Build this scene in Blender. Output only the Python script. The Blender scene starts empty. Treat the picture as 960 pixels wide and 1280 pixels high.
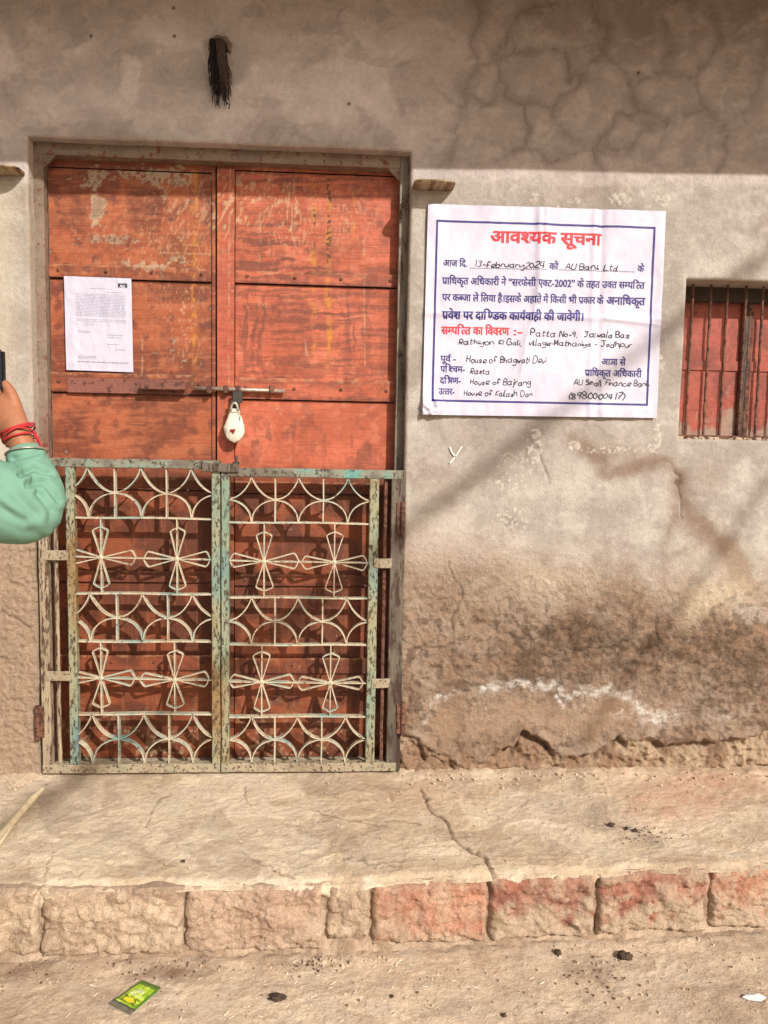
import bpy, bmesh, math, random
import numpy as np
from mathutils import Vector, Matrix, noise as mnoise

# ------------------------------------------------------------------ camera, world, sun
SC = bpy.context.scene
COL = SC.collection
F_PX, DIST, CZ = 960.0, 2.4, 1.057            # focal length in photo pixels, metres to the wall, height above the platform
ax = np.array([16.58, -.219, -1.0]); ax /= np.linalg.norm(ax)
az = np.array([.2396, 11.46, 1.0]); az -= ax * (ax @ az); az /= np.linalg.norm(az)
ay = np.cross(az, ax)
CW = np.array([ax, ay, az])                    # columns: camera axes in world space
cam_d = bpy.data.cameras.new('camera'); cam = bpy.data.objects.new('camera', cam_d); COL.objects.link(cam)
cam_d.sensor_fit = 'HORIZONTAL'; cam_d.sensor_width = 36.0; cam_d.lens = 36.0 * F_PX / 960.0
cam_d.clip_start = .02; cam_d.clip_end = 300
mw = Matrix.Identity(4)
for i in range(3):
    for j in range(3): mw[i][j] = float(CW[i][j])
mw[0][3], mw[1][3], mw[2][3] = 0.0, -DIST, CZ
cam.matrix_world = mw
SC.camera = cam

SUN_TO = Vector((.60, -1.0, .74)).normalized()  # direction towards the sun
sun_el = math.asin(SUN_TO.z); sun_az = math.atan2(SUN_TO.x, SUN_TO.y)
world = bpy.data.worlds.new('World'); SC.world = world; world.use_nodes = True
wn = world.node_tree; bg = wn.nodes['Background']
sky = wn.nodes.new('ShaderNodeTexSky'); sky.sky_type = 'NISHITA'; sky.sun_disc = False
sky.sun_elevation = sun_el; sky.sun_rotation = sun_az; sky.dust_density = 4.0; sky.air_density = 1.0; sky.ozone_density = 1.0
wn.links.new(sky.outputs[0], bg.inputs[0]); bg.inputs[1].default_value = .095
sl = bpy.data.lights.new('sun', 'SUN'); sl.energy = 4.25; sl.angle = math.radians(.55); sl.color = (1, .97, .925)
so = bpy.data.objects.new('sun', sl); COL.objects.link(so)
so.rotation_euler = SUN_TO.to_track_quat('Z', 'Y').to_euler()
SC.view_settings.view_transform = 'Standard'; SC.view_settings.look = 'None'
SC.view_settings.exposure = .22; SC.view_settings.gamma = 1.0
SC.render.engine = 'CYCLES'
SC.cycles.max_bounces = 8; SC.cycles.diffuse_bounces = 5

# ------------------------------------------------------------------ survey helpers (photo pixel <-> place)
def ray(px, py):
    return CW @ np.array([(px - 480) / F_PX, (640 - py) / F_PX, -1.0])
def at(px, py, y=0.0):                         # the point seen at a pixel on the upright plane at depth y
    r = ray(px, py); t = (y + DIST) / r[1]
    return np.array([r[0] * t, y, CZ + r[2] * t])
def on(px, py, z):                             # the point seen at a pixel on the level plane at height z
    r = ray(px, py); t = (z - CZ) / r[2]
    return np.array([r[0] * t, r[1] * t - DIST, z])
def survey(x, y, z):                           # photo pixel of a world point (used to lay out wear marks)
    v0, v1, v2 = x, y + DIST, z - CZ
    c = [CW[0][k] * v0 + CW[1][k] * v1 + CW[2][k] * v2 for k in range(3)]
    return 480 - F_PX * c[0] / c[2], 640 + F_PX * c[1] / c[2]

# ------------------------------------------------------------------ noise
def _h(ix, iy, seed):
    h = (ix.astype(np.int64) * 374761393 + iy.astype(np.int64) * 668265263 + seed * 1442695041) & 0xffffffff
    h = ((h ^ (h >> 13)) * 1274126177) & 0xffffffff
    h = ((h ^ (h >> 16)) * 2246822519) & 0xffffffff
    return ((h ^ (h >> 15)) & 0xffffff) / float(0xffffff)
def vn(x, y, seed=0):
    x = np.asarray(x, float); y = np.asarray(y, float)
    ix = np.floor(x); iy = np.floor(y); fx = x - ix; fy = y - iy
    fx = fx * fx * fx * (fx * (fx * 6 - 15) + 10); fy = fy * fy * fy * (fy * (fy * 6 - 15) + 10)
    a = _h(ix, iy, seed); b = _h(ix + 1, iy, seed); c = _h(ix, iy + 1, seed); d = _h(ix + 1, iy + 1, seed)
    return (a + (b - a) * fx) * (1 - fy) + (c + (d - c) * fx) * fy
def fbm(x, y, o=4, seed=0, g=.5):
    s = 0; a = 1; t = 0
    for k in range(o):
        s = s + a * vn(x * 2 ** k + 17.3 * k, y * 2 ** k - 9.1 * k, seed + k); t += a; a *= g
    return s / t
def ridge(x, y, o=3, seed=0, g=.55):
    s = 0; a = 1; t = 0
    for k in range(o):
        s = s + a * (1 - np.abs(2 * vn(x * 2 ** k + 5.1 * k, y * 2 ** k + 3.7 * k, seed + k) - 1)); t += a; a *= g
    return s / t
def ss(a, b, x):
    t = np.clip((x - a) / (b - a), 0, 1); return t * t * (3 - 2 * t)
def pdist(X, Y, pts, lim=60):                  # distance to a polyline
    d = np.full(X.shape, 1e3)
    pts = np.array(pts, float)
    for (x0, y0), (x1, y1) in zip(pts[:-1], pts[1:]):
        m = (X > min(x0, x1) - lim) & (X < max(x0, x1) + lim) & (Y > min(y0, y1) - lim) & (Y < max(y0, y1) + lim)
        if not m.any(): continue
        xx, yy = X[m], Y[m]
        L2 = (x1 - x0) ** 2 + (y1 - y0) ** 2 + 1e-9
        t = np.clip(((xx - x0) * (x1 - x0) + (yy - y0) * (y1 - y0)) / L2, 0, 1)
        d[m] = np.minimum(d[m], np.hypot(xx - x0 - t * (x1 - x0), yy - y0 - t * (y1 - y0)))
    return d
def blob(X, Y, cx, cy, rx, ry, p=1.0):
    return np.exp(-(((X - cx) / rx) ** 2 + ((Y - cy) / ry) ** 2) ** p)

def lin(c):
    c = np.asarray(c, float) / 255
    return np.where(c <= .04045, c / 12.92, ((c + .055) / 1.055) ** 2.4)
def A(r, g, b, k=1.3):                          # base colour from a daylight sRGB reading
    return lin((r, g, b)) / k
def mix(a, b, m):
    return a + (b - a) * np.asarray(m)[..., None]

# ------------------------------------------------------------------ object helpers
def name_it(o, parent=None, label=None, cat=None, group=None, kind=None):
    COL.objects.link(o)
    if parent is not None: o.parent = parent
    if label: o['label'] = label
    if cat: o['category'] = cat
    if group: o['group'] = group
    if kind: o['kind'] = kind
    return o
def empty(name, loc, label=None, cat=None, group=None, parent=None, kind=None):
    o = bpy.data.objects.new(name, None); o.empty_display_size = .05
    name_it(o, parent, label, cat, group, kind)
    o.location = loc
    if parent is not None and parent.type == 'EMPTY': o.location = Vector(loc) - parent.location
    return o
def raw_mesh(name, V, Fc, mat, parent=None, col=None, smooth=True, **k):
    V = np.asarray(V, float)
    me = bpy.data.meshes.new(name)
    Fl = [list(f) for f in Fc] if not isinstance(Fc, np.ndarray) else Fc
    if isinstance(Fl, np.ndarray):
        nf, w = Fl.shape
        me.vertices.add(len(V)); me.vertices.foreach_set('co', V.astype(np.float32).ravel())
        me.loops.add(nf * w); me.loops.foreach_set('vertex_index', Fl.astype(np.int32).ravel())
        me.polygons.add(nf); me.polygons.foreach_set('loop_start', np.arange(0, nf * w, w, dtype=np.int32))
        me.update(calc_edges=True)
    else:
        me.from_pydata([tuple(v) for v in V], [], Fl); me.update()
    me.polygons.foreach_set('use_smooth', np.full(len(me.polygons), smooth))
    if col is not None:
        a = me.color_attributes.new('Col', 'FLOAT_COLOR', 'POINT')
        c = np.full((len(V), 4), .4, np.float32); c[:, :col.shape[1]] = np.clip(col, 0, 1)
        a.data.foreach_set('color', c.ravel())
    if mat: me.materials.append(mat)
    o = bpy.data.objects.new(name, me)
    name_it(o, parent, **k)
    return o
def rebase(o, p):                              # put a mesh object's origin at p (world), parent offset respected
    off = Vector(p)
    o.data.transform(Matrix.Translation(-off))
    w = Vector((0, 0, 0)); q = o.parent
    while q is not None: w += q.location; q = q.parent
    o.location = off - w
    return o
def grids(name, parts, mat, parent=None, smooth=True, **k):   # parts: list of (P[m,n,3], col[m,n,3], mask or None)
    Vs, Cs, Fs, base = [], [], [], 0
    for P, C, M in parts:
        m, n = P.shape[:2]
        idx = np.arange(m * n).reshape(m, n) + base
        f = np.stack([idx[:-1, :-1], idx[:-1, 1:], idx[1:, 1:], idx[1:, :-1]], -1)
        if M is not None: f = f[M]
        Fs.append(f.reshape(-1, 4)); Vs.append(P.reshape(-1, 3)); Cs.append(C.reshape(-1, C.shape[-1])); base += m * n
    return raw_mesh(name, np.concatenate(Vs), np.concatenate(Fs), mat, parent, np.concatenate(Cs), smooth, **k)

class MB:                                      # collects solid pieces of ONE mesh
    def __init__(s): s.v = []; s.f = []
    def add(s, V, Fc):
        b = len(s.v); s.v += [tuple(float(q) for q in v) for v in V]; s.f += [[i + b for i in f] for f in Fc]
    def box(s, x0, x1, y0, y1, z0, z1, ch=.0015):
        cx, cy, cz = (x0 + x1) / 2, (y0 + y1) / 2, (z0 + z1) / 2; h = [(x1 - x0) / 2, (y1 - y0) / 2, (z1 - z0) / 2]
        bm = bmesh.new(); bmesh.ops.create_cube(bm, size=1)
        for v in bm.verts: v.co = Vector((v.co.x * 2 * h[0] + cx, v.co.y * 2 * h[1] + cy, v.co.z * 2 * h[2] + cz))
        if ch: bmesh.ops.bevel(bm, geom=bm.edges[:], offset=min(ch, min(h) * .8), segments=1, affect='EDGES')
        bm.verts.index_update()
        s.add([v.co for v in bm.verts], [[v.index for v in f.verts] for f in bm.faces]); bm.free()
    def strip(s, pts, w, d, y, closed=False):  # flat bar on edge: w across in the x-z plane, d deep in y
        pts = np.array(pts, float); n = len(pts)
        T = np.zeros_like(pts)
        T[1:-1] = pts[2:] - pts[:-2]; T[0] = pts[1] - pts[0]; T[-1] = pts[-1] - pts[-2]
        if closed: T[0] = T[-1] = pts[1] - pts[-2]
        T /= np.linalg.norm(T, axis=1)[:, None] + 1e-9
        N = np.stack([-T[:, 1], T[:, 0]], 1)
        V = []
        for i in range(n):
            a = pts[i] + N[i] * w / 2; b = pts[i] - N[i] * w / 2
            V += [(a[0], y, a[1]), (b[0], y, b[1]), (b[0], y + d, b[1]), (a[0], y + d, a[1])]
        Fc = []
        for i in range(n - 1):
            for k in range(4): Fc.append([i * 4 + k, i * 4 + (k + 1) % 4, i * 4 + 4 + (k + 1) % 4, i * 4 + 4 + k])
        Fc.append([0, 1, 2, 3]); Fc.append([4 * n - 1, 4 * n - 2, 4 * n - 3, 4 * n - 4])
        s.add(V, Fc)
    def tube(s, pts, r, n=8, ry=None, caps=True):
        pts = [Vector(p) for p in pts]; m = len(pts)
        rr = r if hasattr(r, '__len__') else [r] * m
        up = Vector((0, 1, 0)); V = []
        for i, p in enumerate(pts):
            t = (pts[min(i + 1, m - 1)] - pts[max(i - 1, 0)]).normalized()
            u = t.cross(up)
            if u.length < 1e-4: u = t.cross(Vector((1, 0, 0)))
            u.normalize(); v = u.cross(t).normalized(); up = v
            for k in range(n):
                a = 2 * math.pi * k / n
                V.append(p + u * math.cos(a) * rr[i] + v * math.sin(a) * rr[i] * (ry or 1))
        Fc = [[i * n + k, i * n + (k + 1) % n, (i + 1) * n + (k + 1) % n, (i + 1) * n + k] for i in range(m - 1) for k in range(n)]
        if caps: Fc.append(list(range(n))[::-1]); Fc.append([(m - 1) * n + k for k in range(n)])
        s.add(V, Fc)
    def build(s, name, mat, parent=None, smooth=False, col=None, base=None, **k):
        o = raw_mesh(name, s.v, s.f, mat, parent, col, smooth, **k)
        c = np.array(s.v)
        p = base if base is not None else ((c[:, 0].min() + c[:, 0].max()) / 2, (c[:, 1].min() + c[:, 1].max()) / 2, c[:, 2].min())
        return rebase(o, p)

# ------------------------------------------------------------------ materials
def nm(name):
    m = bpy.data.materials.new(name); m.use_nodes = True
    t = m.node_tree; return m, t, t.nodes['Principled BSDF']
def N(t, kind, **k):
    n = t.nodes.new(kind)
    for a, b in k.items():
        if a in n.inputs: n.inputs[a].default_value = b
        else: setattr(n, a, b)
    return n
def noise_node(t, vec, scale, detail=6, rough=.6):
    n = N(t, 'ShaderNodeTexNoise'); n.inputs['Scale'].default_value = scale; n.inputs['Detail'].default_value = detail
    n.inputs['Roughness'].default_value = rough; t.links.new(vec, n.inputs['Vector']); return n.outputs['Fac']
def ramp(t, fac, stops):
    r = N(t, 'ShaderNodeValToRGB'); e = r.color_ramp.elements
    while len(e) < len(stops): e.new(.5)
    for q, (p, c) in zip(e, stops):
        q.position = p; q.color = (*c, 1) if hasattr(c, '__len__') else (c, c, c, 1)
    t.links.new(fac, r.inputs[0]); return r.outputs[0]
def mixc(t, a, b, fac, mode='MIX'):
    m = N(t, 'ShaderNodeMix'); m.data_type = 'RGBA'; m.blend_type = mode
    for s, v in ((m.inputs[0], fac), (m.inputs[6], a), (m.inputs[7], b)):
        if hasattr(v, 'is_linked') or hasattr(v, 'links'): t.links.new(v, s)
        elif hasattr(v, '__len__'): s.default_value = (*v, 1) if len(v) == 3 else v
        else: s.default_value = v
    return m.outputs[2]
def math_n(t, op, a, b):
    m = N(t, 'ShaderNodeMath'); m.operation = op
    for i, v in enumerate((a, b)):
        if hasattr(v, 'links'): t.links.new(v, m.inputs[i])
        else: m.inputs[i].default_value = v
    return m.outputs[0]
def bump(t, bs, height, dist, strength=1.0):
    b = N(t, 'ShaderNodeBump'); b.inputs['Distance'].default_value = dist; b.inputs['Strength'].default_value = strength
    t.links.new(height, b.inputs['Height']); t.links.new(b.outputs[0], bs.inputs['Normal'])
def painted(name, rough=.9, grain=(60, 260), amt=(.18, .14), bd=.0016, spec=.3, pits=0, streak=None):
    """measured colours on the mesh, with grain, speckle and relief from nodes"""
    m, t, bs = nm(name)
    at_ = N(t, 'ShaderNodeVertexColor', layer_name='Col')
    geo = N(t, 'ShaderNodeNewGeometry').outputs['Position']
    n1 = noise_node(t, geo, grain[0], 5, .65); n2 = noise_node(t, geo, grain[1], 4, .7)
    v1 = ramp(t, n1, [(.25, 1 - amt[0] * 1.6), (.75, 1 + amt[0])])
    v2 = ramp(t, n2, [(.3, 1 - amt[1] * 1.6), (.7, 1 + amt[1])])
    c = mixc(t, at_.outputs['Color'], v1, 1.0, 'MULTIPLY'); c = mixc(t, c, v2, 1.0, 'MULTIPLY')
    h = math_n(t, 'ADD', n1, math_n(t, 'MULTIPLY', n2, .5))
    if streak:                                 # brushed grain and fine scratches
        for (sx_, sz_, lo_, hi_, dk_) in streak:
            mp = N(t, 'ShaderNodeMapping'); mp.inputs['Scale'].default_value = (sx_, 1, sz_); t.links.new(geo, mp.inputs['Vector'])
            n4 = noise_node(t, mp.outputs[0], 1.0, 5, .62); c = mixc(t, c, ramp(t, n4, [(lo_, (1, 1, 1)), (hi_, dk_)]), 1.0, 'MULTIPLY'); h = math_n(t, 'SUBTRACT', h, math_n(t, 'MULTIPLY', n4, .6))
    if pits:
        n3 = noise_node(t, geo, pits, 2, .5)
        p3 = ramp(t, n3, [(.28, .45), (.36, 1.0)])
        c = mixc(t, c, p3, 1.0, 'MULTIPLY'); h = math_n(t, 'ADD', h, math_n(t, 'MULTIPLY', p3, .5))
    t.links.new(c, bs.inputs['Base Color'])
    bs.inputs['Roughness'].default_value = rough; bs.inputs['Specular IOR Level'].default_value = spec
    b = N(t, 'ShaderNodeBump'); b.inputs['Distance'].default_value = bd
    sc_ = math_n(t, 'ADD', math_n(t, 'MULTIPLY', at_.outputs['Alpha'], 1.6), .36)
    t.links.new(math_n(t, 'MULTIPLY', h, sc_), b.inputs['Height']); t.links.new(b.outputs[0], bs.inputs['Normal'])
    return m
def worn_metal(name, coats, rust, scale=38, thr=.5, rough=.65, metal=0, zs=1.0):
    """old paint coats breaking through to rust"""
    m, t, bs = nm(name)
    geo = N(t, 'ShaderNodeNewGeometry').outputs['Position']
    mp = N(t, 'ShaderNodeMapping'); mp.inputs['Scale'].default_value = (1, 1, zs); t.links.new(geo, mp.inputs['Vector']); geo = mp.outputs[0]
    a = noise_node(t, geo, 7, 4, .6); b = noise_node(t, geo, scale, 6, .7); c = noise_node(t, geo, scale * 5, 3, .7)
    k = len(coats)
    base = ramp(t, a, [(.34 + .32 * i / max(1, k - 1), coats[i]) for i in range(k)])
    base = mixc(t, base, ramp(t, c, [(.3, .72), (.7, 1.15)]), 1.0, 'MULTIPLY')
    rs = mixc(t, rust, (rust[0] * .45, rust[1] * .4, rust[2] * .4), ramp(t, c, [(.4, 0.0), (.6, 1.0)]))
    f = ramp(t, b, [(thr, 0.0), (thr + .06, 1.0)])
    col = mixc(t, base, rs, f); t.links.new(col, bs.inputs['Base Color'])
    bs.inputs['Roughness'].default_value = rough
    bump(t, bs, math_n(t, 'SUBTRACT', c, math_n(t, 'MULTIPLY', f, .6)), .0012)
    return m
def plain(name, col, rough=.7, var=.2, scale=60, bd=.0006, metal=0.0):
    m, t, bs = nm(name)
    geo = N(t, 'ShaderNodeNewGeometry').outputs['Position']
    n = noise_node(t, geo, scale, 5, .6)
    c = mixc(t, tuple(float(q) for q in col), ramp(t, n, [(.3, 1 - var), (.7, 1 + var)]), 1.0, 'MULTIPLY')
    t.links.new(c, bs.inputs['Base Color']); bs.inputs['Roughness'].default_value = rough; bs.inputs['Metallic'].default_value = metal
    bump(t, bs, n, bd)
    return m

M_PLASTER = painted('plaster', .93, (60, 260), (.10, .10), .0075, .2)
M_GROUND = painted('dusty_cement', .95, (50, 240), (.10, .13), .0055, .2)
M_STONE = painted('dressed_stone', .95, (60, 240), (.12, .15), .0065, .2)
M_DOOR = painted('door_paint', .62, (70, 420), (.10, .10), .0009, .4, streak=[(7, 230, .52, .66, (.74, .70, .66)), (60, 60, .50, .70, (.82, .80, .76))])
M_FRAME = worn_metal('grey_frame_paint', [A(124, 104, 88), A(150, 130, 110), A(128, 96, 80)], A(146, 72, 56), 48, .56)
M_JAMB = worn_metal('dark_jamb_paint', [A(84, 74, 62), A(116, 104, 88), A(66, 56, 46)], A(82, 52, 38), 60, .5, zs=.2)
M_REDIRON = worn_metal('red_painted_iron', [A(150, 90, 74), A(124, 76, 62)], A(96, 50, 38), 40, .55)
M_GATE_STILE = worn_metal('gate_stile_paint', [A(104, 142, 156), A(136, 158, 138), A(168, 164, 130), A(158, 128, 84)], A(92, 68, 46), 150, .52, zs=.35)
M_GATE_POST = worn_metal('gate_post_paint', [A(150, 130, 104), A(184, 164, 134), A(132, 106, 86)], A(100, 66, 50), 90, .50, zs=.22)
M_GATE_BAR = worn_metal('gate_top_paint', [A(110, 165, 150), A(150, 150, 130), A(120, 110, 95), A(140, 120, 96)], A(86, 66, 50), 90, .54)
M_GATE_ROD = worn_metal('gate_rod_paint', [A(150, 178, 168), A(214, 200, 170), A(190, 172, 142)], A(140, 96, 66), 70, .58)
M_GATE_RAIL = worn_metal('gate_rail_paint', [A(150, 130, 104), A(186, 168, 138), A(150, 146, 120)], A(100, 66, 50), 110, .54)
M_RUST = worn_metal('rusty_iron', [A(140, 92, 68), A(104, 68, 52)], A(84, 48, 34), 70, .5, .8)
M_DARK = worn_metal('dark_iron', [A(75, 68, 62), A(60, 52, 46)], A(80, 50, 36), 40, .58, .6)
M_STEEL = plain('bolt_steel', A(190, 175, 155), .4, .25, 90, .0004, .6)
M_PAPER = painted('paper', .55, (40, 200), (.015, .015), .0003, .4)
M_INK_RED = plain('red_ink', A(226, 45, 55), .6, .05)
M_INK_NAVY = plain('navy_ink', A(45, 35, 120), .6, .05)
M_INK_PEN = plain('pen_ink', A(34, 32, 46), .6, .1)
M_INK_GREY = plain('grey_print', A(150, 146, 168), .6, .1)
M_CLOTH = plain('white_cloth', A(235, 225, 205), .9, .08, 120, .0015)
M_FIBRE = plain('black_fibre', A(30, 24, 24), .8, .3, 200)
M_SHIRT = plain('mint_shirt', A(120, 164, 140), .9, .09, 700, .0008)
M_SKIN = plain('skin', A(172, 112, 78), .5, .08, 120, .0003)
M_HAIR = plain('hair', A(28, 22, 20), .6, .3, 200)
M_TROUSER = plain('dark_trousers', A(50, 52, 60), .9, .1)
M_PHONE = plain('phone_body', A(20, 20, 22), .25, .05)
M_THREAD = plain('red_thread', A(196, 40, 45), .8, .25, 300)
M_DUNG = plain('dried_dung', A(80, 62, 48), .95, .4, 220, .003)
M_STRAW = plain('straw', A(245, 232, 205), .8, .15, 100)
M_BAMBOO = plain('split_bamboo', A(240, 220, 180), .6, .18, 50)
M_LEAF = plain('weed_leaf', A(90, 120, 50), .6, .2)
M_CABLE = plain('cable_sheath', A(30, 30, 30), .5, .1)

# ------------------------------------------------------------------ the place: sizes
OX0, OX1, OZ1 = -.925, .207, 1.943              # door opening
WX0, WX1, WZ0, WZ1 = 1.083, 1.86, 1.094, 1.592   # window opening
FR_Y, LEAF_Y = .045, .082
STREET_Z = -.182
def axis(lo, hi, flo, fhi, step, extra, coarse=.04):
    a = list(np.arange(flo, fhi, step))
    x = flo; s = step
    L = []
    while x > lo: s = min(s * 1.35, coarse); x -= s; L.append(x)
    x = a[-1]; s = step; R = []
    while x < hi: s = min(s * 1.35, coarse); x += s; R.append(x)
    a = np.array(L[::-1] + a + R)
    for e in extra:
        i = np.argmin(np.abs(a - e)); a[i] = e
    return a

# ------------------------------------------------------------------ the plaster wall
def wall_shade(X, Zc):
    """layout of stains, damp, salt, painted-in shade and roughness over the wall; returns colour and relief (towards the street)"""
    PX, PY = survey(X, 0 * X, Zc)
    wx = PX + 26 * (fbm(PX / 60, PY / 60, 4, 1) - .5) * 2; wy = PY + 26 * (fbm(PX / 60, PY / 60, 4, 9) - .5) * 2
    f1 = fbm(PX / 110, PY / 90, 5, 21); f2 = fbm(PX / 28, PY / 28, 4, 31); f3 = fbm(PX / 8, PY / 8, 3, 41)
    vert = fbm(PX / 26, PY / 160, 4, 51)
    c = np.ones(X.shape + (3,)) * A(184, 173, 161)
    c = mix(c, A(168, 153, 140) * np.ones_like(c), ss(.45, .7, f1) * .75)
    c = mix(c, A(208, 199, 187) * np.ones_like(c), ss(.5, .72, f2) * .45)
    c = c * (1 + (vert - .5) * .18)[..., None]
    # band in the eave's shade, painted paler to make up for weak fill
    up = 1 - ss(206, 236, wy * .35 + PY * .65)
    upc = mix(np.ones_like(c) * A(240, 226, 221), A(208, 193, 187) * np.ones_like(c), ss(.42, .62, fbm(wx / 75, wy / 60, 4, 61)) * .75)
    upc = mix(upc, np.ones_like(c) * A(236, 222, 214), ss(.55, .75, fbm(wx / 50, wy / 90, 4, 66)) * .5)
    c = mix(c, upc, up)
    damp = up * ss(440, 640, wx) * (1 - .25 * ss(.5, .7, f2))
    c = mix(c, np.ones_like(c) * A(186, 170, 160), damp * .9)
    c = mix(c, np.ones_like(c) * A(142, 120, 108), up * ss(540, 700, wx) * (1 - ss(0, 120, wy)) * .75)  # brown stain at the top right, with the eave's occlusion painted in
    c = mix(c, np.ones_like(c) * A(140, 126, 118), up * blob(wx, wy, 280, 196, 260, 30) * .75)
    c = mix(c, np.ones_like(c) * A(168, 152, 142), up * (1 - ss(0, 60, wy)) * .45)  # darker top: the eave's occlusion shade painted into the plaster
    qx = PX + 9 * (fbm(PX / 18, PY / 18, 3, 71) - .5) * 2; qy = PY + 9 * (fbm(PX / 18, PY / 18, 3, 75) - .5) * 2
    nets = [[(604, -5), (590, 40), (594, 85), (576, 112), (578, 150), (560, 200)],
            [(735, -5), (757, 38), (748, 60), (770, 82), (790, 106), (798, 140), (830, 151), (880, 135), (906, 152), (911, 172)],
            [(748, 72), (732, 98), (692, 134), (650, 127), (628, 112)],
            [(690, 138), (702, 166), (742, 190), (772, 190), (802, 166), (830, 152)],
            [(908, 156), (940, 138), (952, 80), (965, 40)], [(828, 150), (829, 178)], [(742, 190), (752, 226)],
            [(594, 85), (640, 70), (700, 60), (748, 60)], [(2, 108), (22, 152)], [(268, 45), (255, 15)], [(430, 6), (410, 60), (380, 90)],
            [(911, 172), (900, 215)], [(650, 127), (660, 180), (690, 200)], [(628, 112), (620, 70), (640, 40)], [(700, 60), (712, 100), (732, 98)], [(690, 200), (742, 190)], [(576, 112), (600, 128), (628, 112)], [(798, 140), (770, 150), (742, 190)], [(640, 70), (650, 20), (690, 5)], [(790, 106), (830, 90), (870, 96), (880, 135)], [(870, 96), (900, 50), (890, 5)], [(620, 200), (660, 180)], [(830, 30), (840, 60), (830, 90)]]
    dn = np.full(X.shape, 99.)
    for i_, q in enumerate(nets): dn = np.minimum(dn, pdist(qx, qy, q) * (1 if i_ < 5 else 1.5))
    c = mix(c, np.ones_like(c) * A(140, 123, 114), up * (np.exp(-(dn / (5 + 9 * f2)) ** 2) * .46 + np.exp(-(dn / 2.5) ** 2) * .15) * np.where(PX > 520, 1, .4) * (.5 + .9 * f1))
    c = mix(c, np.ones_like(c) * A(208, 192, 182), up * np.exp(-((dn - 19) / 9) ** 2) * .22)
    c = c * (1 + .16 * (fbm(PX / 20, PY / 16, 5, 67) - .5) * 2)[..., None]
    c = mix(c, np.ones_like(c) * A(226, 214, 204), ss(.58, .66, fbm(wx / 26, wy / 20, 5, 68)) * .22); c = mix(c, np.ones_like(c) * A(158, 144, 134), ss(.57, .66, fbm(wx / 34, wy / 24, 5, 69)) * .3)
    # plaster right of the door
    cloud = ss(.5, .66, fbm(wx / 70, wy / 60, 5, 81))
    c = mix(c, np.ones_like(c) * A(206, 196, 183), cloud * ss(540, 620, PY) * .7)
    c = mix(c, np.ones_like(c) * A(158, 146, 140), (blob(wx, wy, 650, 545, 70, 40) * .6 + blob(wx, wy, 840, 420, 25, 90) * .25))
    for q, w, s in [([(716, 548), (760, 590), (842, 575), (862, 640), (880, 655), (925, 700), (945, 745)], 9, .75),
                    ([(846, 600), (838, 660), (828, 720)], 7, .4), ([(845, 645), (905, 682)], 14, .6), ([(905, 685), (930, 730)], 10, .6),
                    ([(756, 565), (830, 590)], 12, .4)]:
        c = mix(c, np.ones_like(c) * A(138, 112, 94), np.exp(-(pdist(qx, qy, q) / w) ** 2) * s)
    lx = PX + .3 * (fbm(PX / 30, PY / 30, 3, 5) - .5)
    low = ss(670, 800, wy) * 1.0
    tan = ss(620, 750, wy + (560 - PX) * .25 * (PX > 480))
    c = mix(c, np.ones_like(c) * A(188, 160, 134), tan * .8)
    c = mix(c, np.ones_like(c) * A(160, 130, 105), low * ss(.4, .62, fbm(wx / 40, wy / 30, 4, 91)) * .8)
    for (cx, cy, rx, ry, s) in [(760, 812, 120, 36, 1), (690, 800, 60, 30, .6), (900, 835, 90, 42, .8), (640, 840, 60, 22, .4), (775, 770, 28, 70, .35), (720, 840, 90, 20, .5), (590, 720, 50, 26, .3)]:
        st = blob(wx, wy, cx, cy, rx, ry) * s * (.35 + .5 * ss(.35, .62, f2) + .5 * ss(.45, .6, f3))
        c = mix(c, np.ones_like(c) * A(108, 86, 68), np.clip(st, 0, 1) * .9)
    c = mix(c, np.ones_like(c) * A(214, 194, 164), np.clip(blob(wx, wy, 905, 735, 50, 36) + blob(wx, wy, 870, 760, 30, 20) + .6 * blob(wx, wy, 690, 725, 60, 20), 0, 1) * .75)
    mot = ss(.5, .62, fbm(PX / 12, PY / 9, 4, 95)) * low
    c = mix(c, np.ones_like(c) * A(186, 150, 122), mot * .45); c = mix(c, np.ones_like(c) * A(110, 88, 72), ss(.56, .64, fbm(PX / 9, PY / 7, 4, 97)) * low * .6)
    # smoother grey patch with its white salt line
    patch = np.clip(blob(wx, wy, 545, 890, 26, 26) + blob(wx, wy, 640, 895, 70, 26) + blob(wx, wy, 760, 892, 70, 26), 0, 1) * ss(700, 860, wy + 20)
    c = mix(c, np.ones_like(c) * A(168, 140, 116), patch * .7)
    sy = PY + 7 * (fbm(PX / 9, PY / 9, 3, 101) - .5) * 2; sx = PX + 7 * (fbm(PX / 9, PY / 9, 3, 105) - .5) * 2
    salt = np.exp(-(pdist(sx, sy, [(598, 862), (640, 854), (692, 858), (704, 872), (722, 866), (760, 861), (788, 872), (808, 888)]) / 4.8) ** 2)
    salt += np.exp(-(pdist(sx, sy, [(700, 858), (703, 884)]) / 3) ** 2) + .8 * blob(sx, sy, 826, 898, 22, 13) + .5 * blob(sx, sy, 546, 872, 10, 4) + .45 * np.exp(-(pdist(sx, sy, [(530, 905), (545, 875), (575, 862)]) / 2.5) ** 2)
    salt += .5 * blob(sx, sy, 770, 885, 40, 12) * ss(.5, .6, f3) + .3 * blob(sx, sy, 910, 895, 40, 4)
    c = mix(c, np.ones_like(c) * A(236, 226, 214), np.clip(salt * (.22 + 1.1 * ss(.42, .58, fbm(PX / 9, PY / 5, 5, 109, .75))), 0, 1) * .9)
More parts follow.
